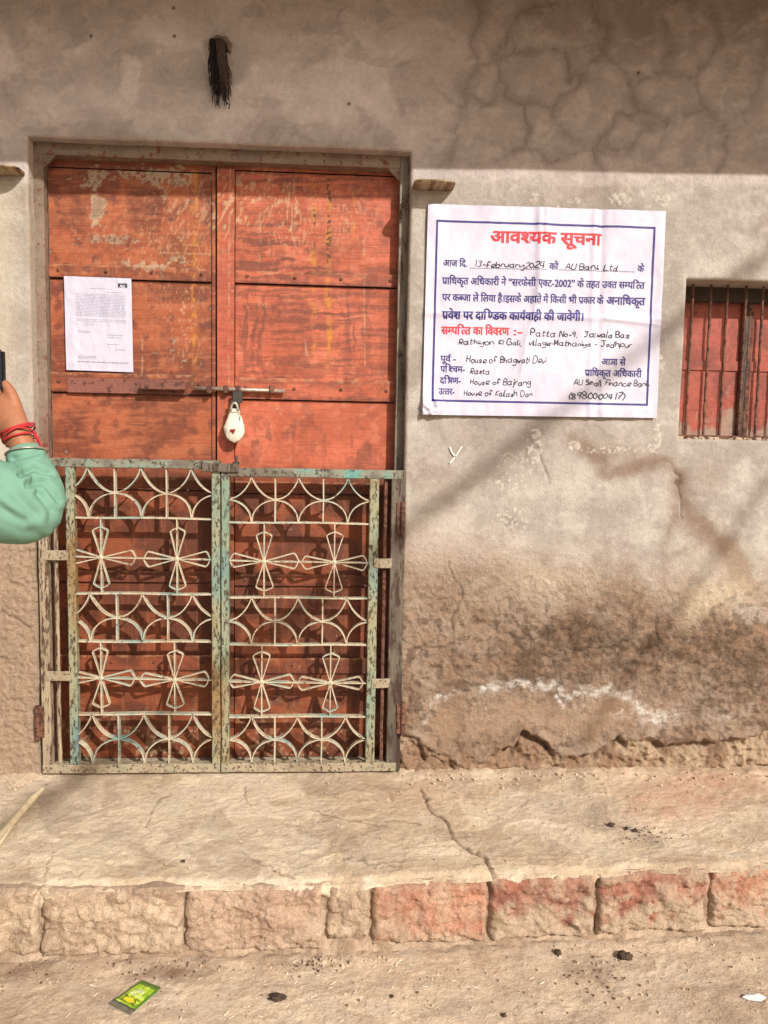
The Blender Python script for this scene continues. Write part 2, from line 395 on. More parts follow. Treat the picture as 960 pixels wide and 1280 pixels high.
    # exposed rubble foot under the broken plaster edge
    yb = np.interp(PX, [-200, 0, 45, 50, 500, 530, 560, 600, 640, 652, 668, 700, 720, 745, 770, 800, 830, 862, 900, 960, 1300],
                   [1000, 1000, 1000, 1000, 922, 932, 948, 952, 935, 914, 922, 944, 950, 940, 926, 922, 930, 934, 928, 914, 905])
    yb = yb + 8 * (fbm(PX / 14, PX * 0, 3, 111) - .5) * 2
    foot = ss(-3, 3, PY - yb) * (PX > 470)
    c = mix(c, mix(np.ones_like(c) * A(214, 184, 152), np.ones_like(c) * A(178, 144, 116), ss(.4, .6, f2)), foot)
    # pale flakes and chipped lime
    fl = np.zeros(X.shape)
    for (cx, cy, rx, ry, th) in [(668, 555, 9, 26, .5), (718, 558, 8, 7, .42), (770, 563, 45, 4, .58), (815, 560, 7, 6, .45), (822, 545, 4, 24, .55), (668, 248, 6, 6, .45), (775, 249, 14, 8, .5), (800, 243, 8, 4, .5), (828, 250, 9, 8, .52), (722, 250, 3, 6, .45), (705, 259, 12, 3, .5), (826, 455, 4, 12, .5), (640, 590, 25, 25, .66), (640, 650, 20, 20, .66)]:
        fl = np.maximum(fl, ss(th, th + .06, fbm(PX / 3.2, PY / 3.2, 2, 121)) * (blob(PX, PY, cx, cy, rx, ry, 2) > .35))
    c = mix(c, np.ones_like(c) * A(226, 216, 200), fl * .55)
    dk = blob(qx, qy, 664, 556, 8, 24) + blob(qx, qy, 634, 600, 16, 14) * .5 + blob(qx, qy, 640, 650, 10, 10) * .6
    c = mix(c, np.ones_like(c) * A(126, 112, 100), np.clip(dk, 0, 1) * (1 - fl) * .6)
    c = mix(c, np.ones_like(c) * A(210, 196, 172), ss(40, 0, PX) * (PY > 225) * (PY < 640) * .6)
    c = mix(c, np.ones_like(c) * A(204, 174, 146), ss(640, 700, PY + 20 * f2) * (PX < 60) * .9)
    # sockets left by air holes and knocks
    for (hx, hy) in [(798, 91), (217, 10), (218, 45), (114, 45), (436, 130)]:
        c = mix(c, np.ones_like(c) * A(70, 55, 48), np.exp(-(np.hypot(PX - hx, PY - hy) / 2.2) ** 4))
    edge = np.minimum(np.abs(X - OX0), np.abs(X - OX1)); edge = np.where((Zc < OZ1 + .02), edge, 9)
    c = mix(c, np.ones_like(c) * A(176, 158, 136), np.exp(-(edge / .008) ** 2) * .5 * (PY > 230))
    # relief
    rough = np.clip(ss(650, 780, PY + 40 * (f1 - .5) + (PX > 480) * (560 - PX) * .15), 0, 1) * (1 - .75 * patch)
    rough = np.maximum(rough, (PX < 60) * ss(640, 700, PY))
    rel = .004 * (f1 - .5) + .0016 * (f2 - .5) * 2
    rel += rough * (.0065 * (ridge(PX / 20, PY / 16, 4, 131) - .55) + .0055 * (fbm(PX / 5, PY / 5, 3, 141) - .5) * 2 + .0020 * ss(.5, .53, fbm(PX / 24, PY / 20, 4, 145)) + .0016 * ss(.55, .57, fbm(PX / 13, PY / 11, 3, 147)))
    rel -= up * .0012 * np.exp(-(dn / 3) ** 2)
    hair = np.full(X.shape, 99.)
    for q in [[(690, 604), (684, 584), (672, 560)], [(842, 590), (852, 625), (848, 650)], [(618, 790), (650, 800), (690, 796)], [(690, 830), (700, 860), (706, 880)],
              [(560, 830), (580, 850), (612, 858)], [(640, 770), (660, 800), (655, 830)], [(700, 810), (745, 808), (790, 800)], [(820, 780), (826, 830)], [(560, 700), (575, 740), (560, 790)],
              [(500, 800), (540, 812), (570, 806)], [(0, 760), (20, 770), (40, 782)], [(6, 820), (24, 826)]]:
        hair = np.minimum(hair, pdist(qx, qy, q))
    rel -= .0045 * np.exp(-(hair / 1.6) ** 2); c = mix(c, np.ones_like(c) * A(96, 76, 62), np.exp(-(hair / 1.3) ** 2) * .55)
    rel += fl * .0015
    rel -= foot * .012
    rel += foot * (.022 * (ridge(PX / 20, PY / 14, 4, 151) - .55) + .026 * (fbm(PX / 6, PY / 6, 3, 161) - .5))
    crev = np.exp(-((PY - yb - 4) / 5.0) ** 2) * (PX > 505) * ss(.40, .62, fbm(PX / 32, PX * 0 + 3, 3, 171))
    rel -= .034 * crev
    rel += .005 * np.exp(-((PY - yb + 6) / 6) ** 2) * (PX > 505)
    notch = np.exp(-(pdist(qx, qy, [(500, 916), (520, 926), (531, 950)]) / 4) ** 2); rel -= .02 * notch
    c = np.concatenate([c, np.clip(.08 + rough + foot, 0, 1)[..., None]], -1)
    return c, rel
def wall_warp(X, Z):
    e = np.minimum(np.abs(X - OX0), np.abs(X - OX1)); k = np.exp(-e / .03) * (Z < OZ1 + .03)
    low = ss(.85, .3, Z)
    dx = k * (.0025 + .006 * low) * (fbm(Z * 9, Z * 0 + np.where(X < -.3, 1, 7), 4, 181) - .5) * 2
    dz = np.exp(-np.abs(Z - OZ1) / .03) * .003 * (fbm(X * 8, X * 0, 3, 185) - .5) * 2
    return X + dx, Z + dz

house = empty('house', (-.36, 0, 0), 'old plastered house front with red double door, barred window and deep eave', 'house')
xs = axis(-2.6, 3.0, -1.13, 1.50, .004, [OX0, OX1, WX0, WX1], .05)
zs = axis(-.25, 2.90, -.03, 2.47, .004, [OZ1, WZ0, WZ1], .05)
XX, ZZ = np.meshgrid(xs, zs)
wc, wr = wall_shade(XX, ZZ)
def rnd_edge(X, Z, r=.007):
    dx = np.maximum(np.maximum(OX0 - X, X - OX1), 0); dz = np.maximum(Z - OZ1, 0)
    d1 = np.hypot(dx, dz)
    dx = np.maximum(np.maximum(WX0 - X, X - WX1), 0); dz = np.maximum(np.maximum(WZ0 - Z, Z - WZ1), 0)
    d = np.minimum(d1, np.hypot(dx, dz))
    return r * np.clip(1 - d / r, 0, 1) ** 2
WXP, WZP = wall_warp(XX, ZZ)
WY = -wr + rnd_edge(XX, ZZ)
P = np.stack([WXP, WY, WZP], -1)
cxm = (XX[:-1, :-1] + XX[1:, 1:]) / 2; czm = (ZZ[:-1, :-1] + ZZ[1:, 1:]) / 2
mask = ~(((cxm > OX0) & (cxm < OX1) & (czm < OZ1)) | ((cxm > WX0) & (cxm < WX1) & (czm > WZ0) & (czm < WZ1)))
parts = [(P, wc, mask)]
def reveal(sel_i, sel_j, depth, n=12, tint=None):
    edge = P[sel_i, sel_j]; cc = wc[sel_i, sel_j]
    t = np.linspace(0, 1, n)[:, None]
    R = np.repeat(edge[None], n, 0).copy()
    R[..., 1] = edge[:, 1] * (1 - t) + depth * t
    R[..., 1] = np.maximum(R[..., 1], edge[:, 1])
    cR = np.repeat(cc[None], n, 0) * (1 + .2 * (fbm(edge[:, 0] * 40 + edge[:, 2] * 40, t * 5 + 0 * edge[:, 0], 3, 7)[..., None] - .5))
    if tint is not None: cR = cR * (1 - .5) + np.append(tint, .3) * .5
    parts.append((R, cR, None))
iz = np.argmin(np.abs(zs - OZ1)); ia = np.argmin(np.abs(xs - OX0)); ib = np.argmin(np.abs(xs - OX1))
reveal(slice(0, iz + 1), ia, .14, 12, A(205, 190, 165)); reveal(slice(0, iz + 1), ib, .14); reveal(iz, slice(ia, ib + 1), .14)
ja = np.argmin(np.abs(xs - WX0)); jb = np.argmin(np.abs(xs - WX1)); ka = np.argmin(np.abs(zs - WZ0)); kb = np.argmin(np.abs(zs - WZ1))
reveal(slice(ka, kb + 1), ja, .20); reveal(slice(ka, kb + 1), jb, .20); reveal(ka, slice(ja, jb + 1), .20, 12, A(225, 200, 165)); reveal(kb, slice(ja, jb + 1), .20)
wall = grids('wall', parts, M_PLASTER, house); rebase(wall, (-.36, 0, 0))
del XX, ZZ, wc, wr, P, parts

# building mass behind, and the eave that shades the top of the wall
m = MB(); m.box(-2.6, -1.2, .16, 3.0, -.2, 3.0, 0); m.box(2.2, 3.0, .22, 3.0, -.2, 3.0, 0); m.box(-1.2, 2.2, .5, 3.0, 2.3, 3.0, 0)
m.box(-1.2, 2.2, .45, .5, -.2, 3.0, 0)
m.build('back_wall', plain('inner_masonry', A(120, 105, 92)), house)
EAVE_E, EAVE_Z = .80, 2.472
def slab_mesh():
    m = MB()
    n = 60; x = np.linspace(-3.2, 3.8, n); y0 = -EAVE_E + .012 * (fbm(x * 3, x * 0, 3, 3) - .5); z = EAVE_Z + .022 * (x - .18) + .006 * (fbm(x * 2, x * 0, 2, 8) - .5)
    V = []; Fc = []
    for i in range(n):
        V += [(x[i], y0[i], z[i]), (x[i], .02, z[i]), (x[i], .02, z[i] + .11), (x[i], y0[i], z[i] + .10)]
    for i in range(n - 1):
        for k in range(4): Fc.append([i * 4 + k, i * 4 + (k + 1) % 4, i * 4 + 4 + (k + 1) % 4, i * 4 + 4 + k])
    Fc += [[0, 1, 2, 3], [4 * n - 1, 4 * n - 2, 4 * n - 3, 4 * n - 4]]
    m.add(V, Fc); return m
slab_mesh().build('eave', plain('eave_cement', A(150, 135, 122), .95, .2, 30, .003), house, label='deep cement eave slab over the house front')

# two small stone ledges beside the door head
def ledge(pl, pr, py_top, th, prot, lab):
    a = at(pl, py_top, 0); b = at(pr, py_top, 0)
    n = 26; m = 9
    u = np.linspace(0, 1, n); rng = np.random.RandomState(int(pl) + 400)
    V = []; Fc = []
    for i in range(n):
        x = a[0] + (b[0] - a[0]) * u[i]
        endr = 1 - .30 * abs(2 * u[i] - 1) ** 6
        p = prot * endr + .006 * mnoise.noise(Vector((x * 30, 1, 0)))
        zt = a[2] + .003 * mnoise.noise(Vector((x * 25, 4, 0))); zb = zt - th * (1 + .25 * mnoise.noise(Vector((x * 20, 8, 0)))) * (1 - .35 * abs(2 * u[i] - 1) ** 5)
        ring = [(x, .03, zt), (x, -p * .6, zt + .001), (x, -p * .93, zt - .001), (x, -p, zt - th * .25), (x, -p * 1.0, (zt + zb) / 2), (x, -p * .97, zb + th * .12), (x, -p * .88, zb), (x, -p * .5, zb - .002), (x, .03, zb)]
        V += ring
    for i in range(n - 1):
        for k in range(m): Fc.append([i * m + k, i * m + (k + 1) % m, (i + 1) * m + (k + 1) % m, (i + 1) * m + k])
    Fc += [list(range(m)), [(n - 1) * m + k for k in range(m)][::-1]]
    V = np.array(V)
    PXc = fbm(V[:, 0] * 60, V[:, 2] * 200, 3, 77)
    col = mix(np.ones_like(V) * A(150, 120, 88), np.ones_like(V) * A(205, 182, 150), ss(.4, .65, PXc))
    o = raw_mesh('stone_ledge', V, Fc, M_STONE, house, col, True, label=lab); rebase(o, tuple((a + b) / 2)); return o
ledge(516, 566, 233, .010, .078, 'small stone ledge between the door head and the large notice')
ledge(-24, 31, 214, .010, .078, 'small stone ledge at the left of the door head')

# ------------------------------------------------------------------ door frame, leaves, threshold
fl_, fr_ = at(55.5, 300, FR_Y)[0], at(498.5, 300, FR_Y)[0]
ft_ = at(270, 201, FR_Y)[2]
dfr = empty('door_frame', (-.36, FR_Y, 0), parent=house)
D_BOT = at(270, 947, LEAF_Y)[2]
def pbox(name, x0, x1, y0, y1, z0, z1, mat, parent, **k):
    m = MB(); m.box(x0, x1, y0, y1, z0, z1); return m.build(name, mat, parent, **k)
pbox('jamb', OX0 - .02, fl_, FR_Y, .13, -.02, OZ1 + .02, M_FRAME, dfr)
pbox('jamb', fr_, OX1 + .02, FR_Y, .13, -.02, OZ1 + .02, worn_metal('right_jamb_paint', [A(112, 102, 90), A(146, 134, 118), A(98, 86, 74)], A(96, 62, 48), 50, .54, zs=.3), dfr, label='dark weathered frame jamb at the right')
pbox('head_rail', fl_, fr_, FR_Y + .001, .13, ft_, OZ1 + .02, M_FRAME, dfr)
for sx, x in ((1, fl_), (-1, fr_)):
    m = MB(); w = .04; y0, y1 = FR_Y + .004, FR_Y + .012
    V = [(x - sx * .002, y0, ft_ + .002), (x + sx * w, y0, ft_ + .002), (x - sx * .002, y0, ft_ - w * 1.05)]; V += [(a, y1, c) for a, _, c in V]
    m.add(V, [[0, 1, 2], [5, 4, 3], [0, 3, 4, 1], [1, 4, 5, 2], [2, 5, 3, 0]]); m.build('gusset_plate', M_FRAME, dfr)

def door_paint(X, Z, Y=LEAF_Y, sheet=True):
    PX, PY = survey(X, Y + 0 * X, Z)
    one = np.ones(X.shape + (3,))
    right = PX > 270.5
    w1 = 10 * (fbm(PX / 25, PY / 25, 3, 201) - .5) * 2; w2 = 10 * (fbm(PX / 25, PY / 25, 3, 205) - .5) * 2
    wx, wy = PX + w1, PY + w2
    f1 = fbm(PX / 45, PY / 45, 4, 211); f2 = fbm(PX / 12, PY / 12, 4, 221); f3 = fbm(PX / 3.5, PY / 3.5, 3, 231)
    hz = fbm(PX / 40 + w2 * .03, (PY + w1 * .25) / 3.6, 4, 241); vz = fbm((PX + w2 * .2) / 4, PY / 60, 4, 251)
    left_c = mix(one * A(176, 94, 58), one * A(138, 72, 45), ss(.4, .62, f1)); left_c = mix(left_c, one * A(192, 114, 76), ss(.50, .66, hz) * .5)
    left_c = mix(left_c, one * A(128, 66, 48), ss(.55, .72, f2) * .5)
    right_c = mix(one * A(208, 109, 78), one * A(188, 95, 63), ss(.4, .65, f1))
    right_c = mix(right_c, one * A(218, 132, 98), ss(.55, .7, f2) * .4)
    # scratches that follow the brush, top two panels of the right leaf
    scr = np.clip(ss(.52, .60, hz), 0, 1)
    m1 = np.clip(blob(wx, wy, 330, 300, 60, 45) + blob(wx, wy, 420, 330, 90, 16) * .8 + blob(wx, wy, 400, 400, 110, 60) * .9 + blob(wx, wy, 380, 225, 140, 14) * .9 + blob(wx, wy, 380, 470, 120, 14) * .7, 0, 1)
    m2 = np.clip(blob(wx, wy, 315, 410, 26, 60) + blob(wx, wy, 445, 410, 26, 60) * .8, 0, 1)
    sv = ss(.5, .58, fbm((PX + w1 * .6) / 4, PY / 32, 4, 261))
    dk = np.clip(scr * m1 + sv * m2 * .9, 0, 1)
    dk += .7 * np.clip(ss(.60, .64, fbm(PX / 9, PY / 30, 3, 265)) * blob(wx, wy, 440, 560, 60, 16) + ss(.6, .64, fbm(PX / 8, PY / 16, 3, 268)) * blob(wx, wy, 345, 550, 40, 30), 0, 1)
    right_c = mix(right_c, one * A(118, 66, 50), np.clip(dk, 0, 1) * .85)
    gr = ss(.5, .6, fbm(PX / 70 + w2 * .02, (PY + w1 * .3) / 2.2, 4, 247)) * (PY < 480); right_c = mix(right_c, one * A(150, 76, 54), gr * .35)
    c = np.where(right[..., None], right_c, left_c); c = mix(c, one * A(120, 62, 46), ss(.56, .64, fbm(PX / 16, PY / 16, 5, 227)) * .35)
    c = mix(c, one * A(190, 92, 66), ((PX > 271) & (PX < 294) & (PY < 480)) * .5)
    lowp = ss(575, 600, PY)
    lowc = mix(one * A(148, 77, 45), one * A(106, 55, 34), ss(.38, .62, fbm(wx / 40, wy / 30, 4, 271)))  # rust-brown panels behind the gate, darkened to paint in its shade
    lowc = mix(lowc, one * A(178, 100, 64), ss(.55, .7, vz) * .3)
    c = mix(c, lowc, lowp)
    # darker paint at the top, with the eave's shadow line painted in
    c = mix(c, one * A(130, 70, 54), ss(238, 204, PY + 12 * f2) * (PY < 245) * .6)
    # lime and droppings
    crm = np.clip(blob(wx, wy, 112, 235, 14, 20) + blob(wx, wy, 125, 262, 9, 34) + blob(wx, wy, 185, 216, 70, 12) + blob(wx, wy, 205, 226, 16, 26) * .8 + blob(wx, wy, 138, 285, 34, 24) * .45 + blob(wx, wy, 190, 330, 44, 6) + blob(wx, wy, 232, 232, 14, 22) * .7 + blob(wx, wy, 165, 310, 90, 18) * .35 + blob(wx, wy, 225, 375, 12, 18) * .7
                  + blob(wx, wy, 225, 440, 26, 34) * .4 + blob(wx, wy, 177, 420, 4, 50) * .4, 0, 1)
    lim = ss(.0, .10, (f3 - .5) * .55 + (f2 - .5) * .7 + crm * .40 - .30)
    c = mix(c, one * A(196, 176, 146), np.clip(lim, 0, 1) * .7)
    # slanting flecks and drips
    u = PX * .92 + PY * .38; v = -PX * .38 + PY * .92
    fk = ss(.70, .76, vn(u / 2.2, v / 7, 281)) * np.clip(blob(wx, wy, 225, 265, 40, 60) * .6 + blob(wx, wy, 283, 262, 20, 40) * 1.1 + blob(wx, wy, 325, 240, 30, 34), 0, 1)
    fk += ss(.74, .79, vn(PX / 1.9, PY / 4.5, 285)) * np.clip(blob(wx, wy, 365, 270, 26, 50) + blob(wx, wy, 440, 265, 30, 40) * .7 + blob(wx, wy, 215, 330, 60, 50) * .35 + blob(wx, wy, 232, 410, 24, 60) * .6 + blob(wx, wy, 160, 300, 90, 50) * .3, 0, 1)
    for q, w in [([(325, 268), (324, 302)], 2.2), ([(288, 175), (286, 480)], .8), ([(368, 225), (368, 330)], 1.2), ([(453, 300), (456, 330)], 1), ([(380, 425), (384, 445)], 1.3), ([(200, 316), (264, 318)], .9),
                 ([(340, 230), (318, 255)], 1.6), ([(338, 225), (320, 250)], 1.2), ([(324, 315), (323, 335)], .8), ([(336, 270), (337, 330)], .6), ([(455, 290), (457, 460)], .6), ([(178, 420), (177, 470)], 1.0), ([(250, 225), (262, 262)], .8)]:
        fk = fk + np.exp(-(pdist(PX + w1 * .15, PY, q, 10) / w) ** 2) * .75 * ss(.35, .6, vn(PX / 2, PY / 7, 289))
    c = mix(c, one * A(216, 184, 142), np.clip(fk, 0, 1) * .62)
    # yellow rust runs
    for (x0, y0, y1, w, s) in [(243, 212, 470, 3, .8), (392, 218, 460, 3.0, .75), (411, 218, 462, 3.2, .95), (443, 240, 310, 3, .5), (300, 230, 300, 5, .35), (273, 240, 330, 4, .5), (222, 300, 350, 10, .3)]:
        ln = np.exp(-((PX + w1 * .22 - x0) / w) ** 2) * ss(y0 - 6, y0 + 8, PY) * ss(y1 + 20, y1 - 30, PY) * (.45 + .9 * ss(.35, .6, vn(PX / 5, PY / 14, 291)))
        c = mix(c, one * A(206, 134, 50), np.clip(ln * ss(.38, .6, vn(PX / 3, PY / 5, 299) * .6 + f2 * .4), 0, 1) * s)
    tk = ((np.abs(PX + w1 * .1 - 411) < 2.4) | (np.abs(PX - 393) < 1.4)) * ss(.60, .66, vn(PX / 6, PY / 2.6, 295)) * (PY > 222) * (PY < 330)
    c = mix(c, one * A(60, 40, 30), tk * .8)
    ledge_shadow = np.exp(-(np.hypot((PX - 475) / 1.1, PY - 279) / 5) ** 4) + .5 * np.exp(-(np.hypot(PX - 480, PY - 297) / 7) ** 4)  # cast shadow of the stone ledge, painted onto the right leaf
    c = mix(c, one * A(96, 50, 42), np.clip(ledge_shadow, 0, 1) * .6)
    # splashes at the foot of the door
    sp = ss(.56, .66, f3 * .5 + f2 * .5) * ss(850, 940, PY)
    c = mix(c, one * A(196, 160, 120), sp * .7)
    rr = ss(.6, .72, f2) * .35
    c = mix(c, one * A(96, 48, 34), rr * (~right | (PY > 580)))
    return c
def sheet(name, x0, x1, z0, z1, y, parent, step=.003, bow=.003, seed=0, mat=None, e=.004):
    nx = max(3, int((x1 - x0) / step)); nz = max(3, int((z1 - z0) / step))
    u = np.linspace(0, 1, nx); v = np.linspace(0, 1, nz); U, V = np.meshgrid(u, v)
    X = x0 + (x1 - x0) * U; Z = z0 + (z1 - z0) * V
    b = bow * (fbm(X * 5, Z * 5, 3, 300 + seed) - .5) * 2 * (4 * U * (1 - U)) ** .5 * (4 * V * (1 - V)) ** .5 + .0006 * (fbm(X * 60, Z * 60, 2, 310 + seed) - .5)
    Y = y + b
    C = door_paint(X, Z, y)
    if name == 'rail':  # worn top edge with its highlight painted in, lower edge painted darker
        q_ = V + .25 * (fbm(X * 90, Z * 30, 3, 320 + seed) - .5)
        C = mix(C, np.ones_like(C) * A(206, 150, 112), ss(.80, .95, q_) * .55 * ss(.4, .55, fbm(X * 40, Z * 90, 3, 330 + seed))); C = mix(C, np.ones_like(C) * A(112, 60, 46), ss(.25, .05, q_) * .5 + ss(.5, .62, fbm(X * 30, Z * 60, 4, 340 + seed)) * .3)
    Pm = np.stack([X, Y, Z], -1)
    # folded edges give the sheet thickness
    def side(row, cr):
        R = np.stack([row, row + np.array([0, e, 0])]); return (R, np.stack([cr, cr * .8]), None)
    pr = [(Pm, C, None), side(Pm[0], C[0]), side(Pm[-1], C[-1]), side(Pm[:, 0], C[:, 0]), side(Pm[:, -1], C[:, -1])]
    o = grids(name, pr, mat or M_DOOR, parent); return rebase(o, ((x0 + x1) / 2, y, z0))
def xz(px, py, y=LEAF_Y): p = at(px, py, y); return p[0], p[2]
SEAM = at(270.5, 400, LEAF_Y)[0]
door_rivet_src = None
def rivet(x, y, z, parent, r=.0055):
    global door_rivet_src
    if door_rivet_src is None:
        m = MB(); n = 10; V = [(0, -.0035, 0)]; Fc = []
        for k, (rr, yy) in enumerate([(.5, -.003), (.85, -.0018), (1, 0.001)]):
            V += [(r * rr * math.cos(2 * math.pi * i / n), yy, r * rr * math.sin(2 * math.pi * i / n)) for i in range(n)]
        Fc = [[0, 1 + i, 1 + (i + 1) % n] for i in range(n)] + [[1 + k * n + i, 1 + (k + 1) * n + i, 1 + (k + 1) * n + (i + 1) % n, 1 + k * n + (i + 1) % n] for k in range(2) for i in range(n)]
        m.add(V, Fc); o = m.build('rivet', M_RUST, parent, smooth=True, base=(0, 0, 0)); door_rivet_src = o
    else:
        o = door_rivet_src.copy(); COL.objects.link(o); o.parent = parent
    w = Vector((0, 0, 0)); q = parent
    while q is not None: w += q.location; q = q.parent
    o.location = Vector((x, y, z)) - w
    return o
for side in (0, 1):
    leaf = empty('door_leaf', (SEAM, LEAF_Y, D_BOT), parent=house, label=['rust-orange left door leaf with the paper stuck on it', 'salmon-red right door leaf with yellow rust runs'][side])
    pxm = 160 if side == 0 else 390
    xa = fl_ - .01 if side == 0 else SEAM + .003
    xb = SEAM - .003 if side == 0 else fr_ + .012
    top = ft_ + .02
    rails_px = [(333, 350), (467, 492), (596, 612), (713, 728), (818, 838)] if side == 0 else [(341, 357), (474, 501), (603, 618), (718, 733), (822, 842)]
    rails = [(at(pxm, b, LEAF_Y)[2], at(pxm, a, LEAF_Y)[2]) for a, b in rails_px]
    zt = at(pxm, 212 if side == 0 else 216, LEAF_Y)[2]
    # the visible top strip, the panels and the riveted rails that overlap them
    sheet('top_strip', xa, xb, zt + .002, top, LEAF_Y + .004, leaf, seed=5)
    hi = zt
    if side == 0: pa, pb = xa, at(265, 400, LEAF_Y)[0]
    else: pa, pb = at(293.5, 400, LEAF_Y)[0], xb
    for k, (lo_r, hi_r) in enumerate(rails + [(D_BOT, None)]):
        if hi_r is not None:
            sheet('panel', pa + .001, pb - .001, hi_r - .006, hi - .002, LEAF_Y + .006, leaf, seed=10 * side + k)
            sheet('rail', pa + .002, pb - .002, lo_r + .002, hi_r, LEAF_Y - .0045, leaf, bow=.0015, seed=40 + 10 * side + k, e=.012)
            for q in (.07, .36, .64, .93): rivet(pa + (pb - pa) * q + .004 * math.sin(k * 3 + q * 9), LEAF_Y - .0055, (lo_r + hi_r) / 2 + .002, leaf)
            hi = lo_r
        else:
            sheet('panel', pa + .001, pb - .001, D_BOT, hi - .002, LEAF_Y + .006, leaf, seed=10 * side + k)
    if side == 0: sheet('stile', pb + .0008, xb, D_BOT, zt, LEAF_Y - .001, leaf, bow=.0008, seed=71)
    else:
        sheet('stile', xa, pa - .0008, D_BOT, zt + .0, LEAF_Y - .004, leaf, bow=.0015, seed=72)
    sheet('edge_fold', (xb - .010 if side else xa), (xb if side else xa + .010), D_BOT, zt, LEAF_Y - .006, leaf, bow=0, seed=73)
    if side == 0:
        left_leaf = leaf
        # riveted reinforcing plate and pull handle
        a = at(84, 489, LEAF_Y - .006); b = at(232, 476, LEAF_Y - .006)
        pbox('lock_plate', a[0], b[0], LEAF_Y - .0085, LEAF_Y - .005, a[2] - .004, b[2] + .002, M_REDIRON, leaf)
        h0 = at(176, 482, LEAF_Y - .03); h1 = at(232, 485, LEAF_Y - .03)
        m = MB()
        m.box(h0[0], h1[0], LEAF_Y - .042, LEAF_Y - .018, h1[2] - .008, h1[2] + .014, .003)
        m.box(h0[0] + .002, h0[0] + .014, LEAF_Y - .03, LEAF_Y, h1[2] - .006, h1[2] + .010); m.box(h1[0] - .016, h1[0] - .004, LEAF_Y - .03, LEAF_Y, h1[2] - .006, h1[2] + .010)
        m.build('pull_handle', M_REDIRON, leaf)
    else:
        right_leaf = leaf
# sliding bolt across the seam
bolt = empty('slide_bolt', tuple(at(295, 487, LEAF_Y - .02)), parent=house)
b0 = at(243, 485, LEAF_Y - .022); b1 = at(356, 489, LEAF_Y - .022)
m = MB(); m.tube([b0, (b0 * .5 + b1 * .5), b1], .0065, 10); m.build('bolt_rod', M_STEEL, bolt, smooth=True)
for px in (262, 283, 298, 340):
    c = at(px, 487, LEAF_Y - .02); m = MB(); m.box(c[0] - .008, c[0] + .008, LEAF_Y - .032, LEAF_Y - .004, c[2] - .013, c[2] + .012, .003); m.build('staple', M_RUST, bolt)
hp = at(296, 490, LEAF_Y - .03)
m = MB(); m.box(hp[0] - .013, hp[0] + .018, LEAF_Y - .036, LEAF_Y - .030, hp[2] - .034, hp[2] + .002, .002); m.box(hp[0] - .018, hp[0] + .012, LEAF_Y - .042, LEAF_Y - .0365, hp[2] - .066, hp[2] - .026, .003); m.build('hasp', M_DARK, bolt)

# stone threshold behind the gate
th = MB(); n = 60; x = np.linspace(OX0 + .002, OX1 - .002, n); V = []; Fc = []
for i in range(n):
    z = D_BOT - .004 + .002 * mnoise.noise(Vector((x[i] * 20, 0, 0)))
    V += [(x[i], .022 + .003 * mnoise.noise(Vector((x[i] * 12, 3, 0))), -.02), (x[i], .024, z - .004), (x[i], .03, z), (x[i], .14, z)]
for i in range(n - 1):
    for k in range(3): Fc.append([i * 4 + k, i * 4 + k + 1, i * 4 + 5 + k, i * 4 + 4 + k])
th.add(V, Fc); th.build('threshold', plain('threshold_stone', A(168, 152, 130), .9, .3, 50, .002), house, smooth=True)

# ------------------------------------------------------------------ barred window
win = empty('window', ((WX0 + WX1) / 2, .04, WZ0), parent=house)
SH_Y = .135
def shutter_paint(X, Z):
    PX, PY = survey(X, SH_Y + 0 * X, Z); one = np.ones(X.shape + (3,))
    f1 = fbm(PX / 18, PY / 30, 4, 401); f2 = fbm(PX / 4, PY / 6, 3, 411)
    c = mix(one * A(180, 86, 66), one * A(150, 72, 56), ss(.4, .65, f1)); c = mix(c, one * A(120, 66, 52), ss(.6, .7, f2) * .4)
    wr_ = ss(.45, .6, fbm(PX / 9, PY / 14, 4, 421) * .55 + .35 * ss(500, 545, PY) + .25 * blob(PX, PY, 914, 520, 10, 40))
    c = mix(c, one * A(170, 146, 126), wr_ * .85)
    c = mix(c, one * A(96, 66, 56), ss(395, 370, PY) * .5)  # top darkened, painting in the shadow of the window head
    return c
def sh_panel(name, x0, x1, z0, z1, y, parent):
    nx, nz = int((x1 - x0) / .004), int((z1 - z0) / .004); U, V = np.meshgrid(np.linspace(0, 1, max(nx, 3)), np.linspace(0, 1, max(nz, 3)))
    X = x0 + (x1 - x0) * U; Z = z0 + (z1 - z0) * V
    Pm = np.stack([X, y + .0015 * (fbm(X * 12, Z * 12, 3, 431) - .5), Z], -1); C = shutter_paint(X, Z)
    e = np.array([0, .005, 0])
    pr = [(Pm, C, None)] + [(np.stack([r, r + e]), np.stack([q, q * .7]), None) for r, q in ((Pm[0], C[0]), (Pm[-1], C[-1]), (Pm[:, 0], C[:, 0]), (Pm[:, -1], C[:, -1]))]
    return rebase(grids(name, pr, M_DOOR, parent), ((x0 + x1) / 2, y, z0))
mx = at(926, 450, SH_Y)[0]
for a, b in ((WX0 - .01, mx - .004), (mx + .014, WX1 + .01)):
    sh_panel('shutter', a, b, WZ0 - .01, WZ1 + .01, SH_Y, win)
    zs0 = at(885, 463, SH_Y)[2]; zs1 = at(885, 451, SH_Y)[2]
    sh_panel('shutter_strap', a + .002, b - .003, zs0, zs1, SH_Y - .005, win)
    m = MB(); m.box(a if a > 1.1 else a, (a + .016) if a > 1.2 else (a + .004), SH_Y - .012, SH_Y, WZ0, WZ1); 
    m.build('shutter_stile', M_RUST, win)
m = MB(); m.box(mx - .008, mx + .002, SH_Y - .012, SH_Y - .002, WZ0, WZ1 - .03); m.build('shutter_stile', M_RUST, win)
m = MB(); m.box(mx + .004, mx + .016, SH_Y - .010, SH_Y, WZ0, WZ1 - .03); m.build('shutter_stile', M_JAMB, win)
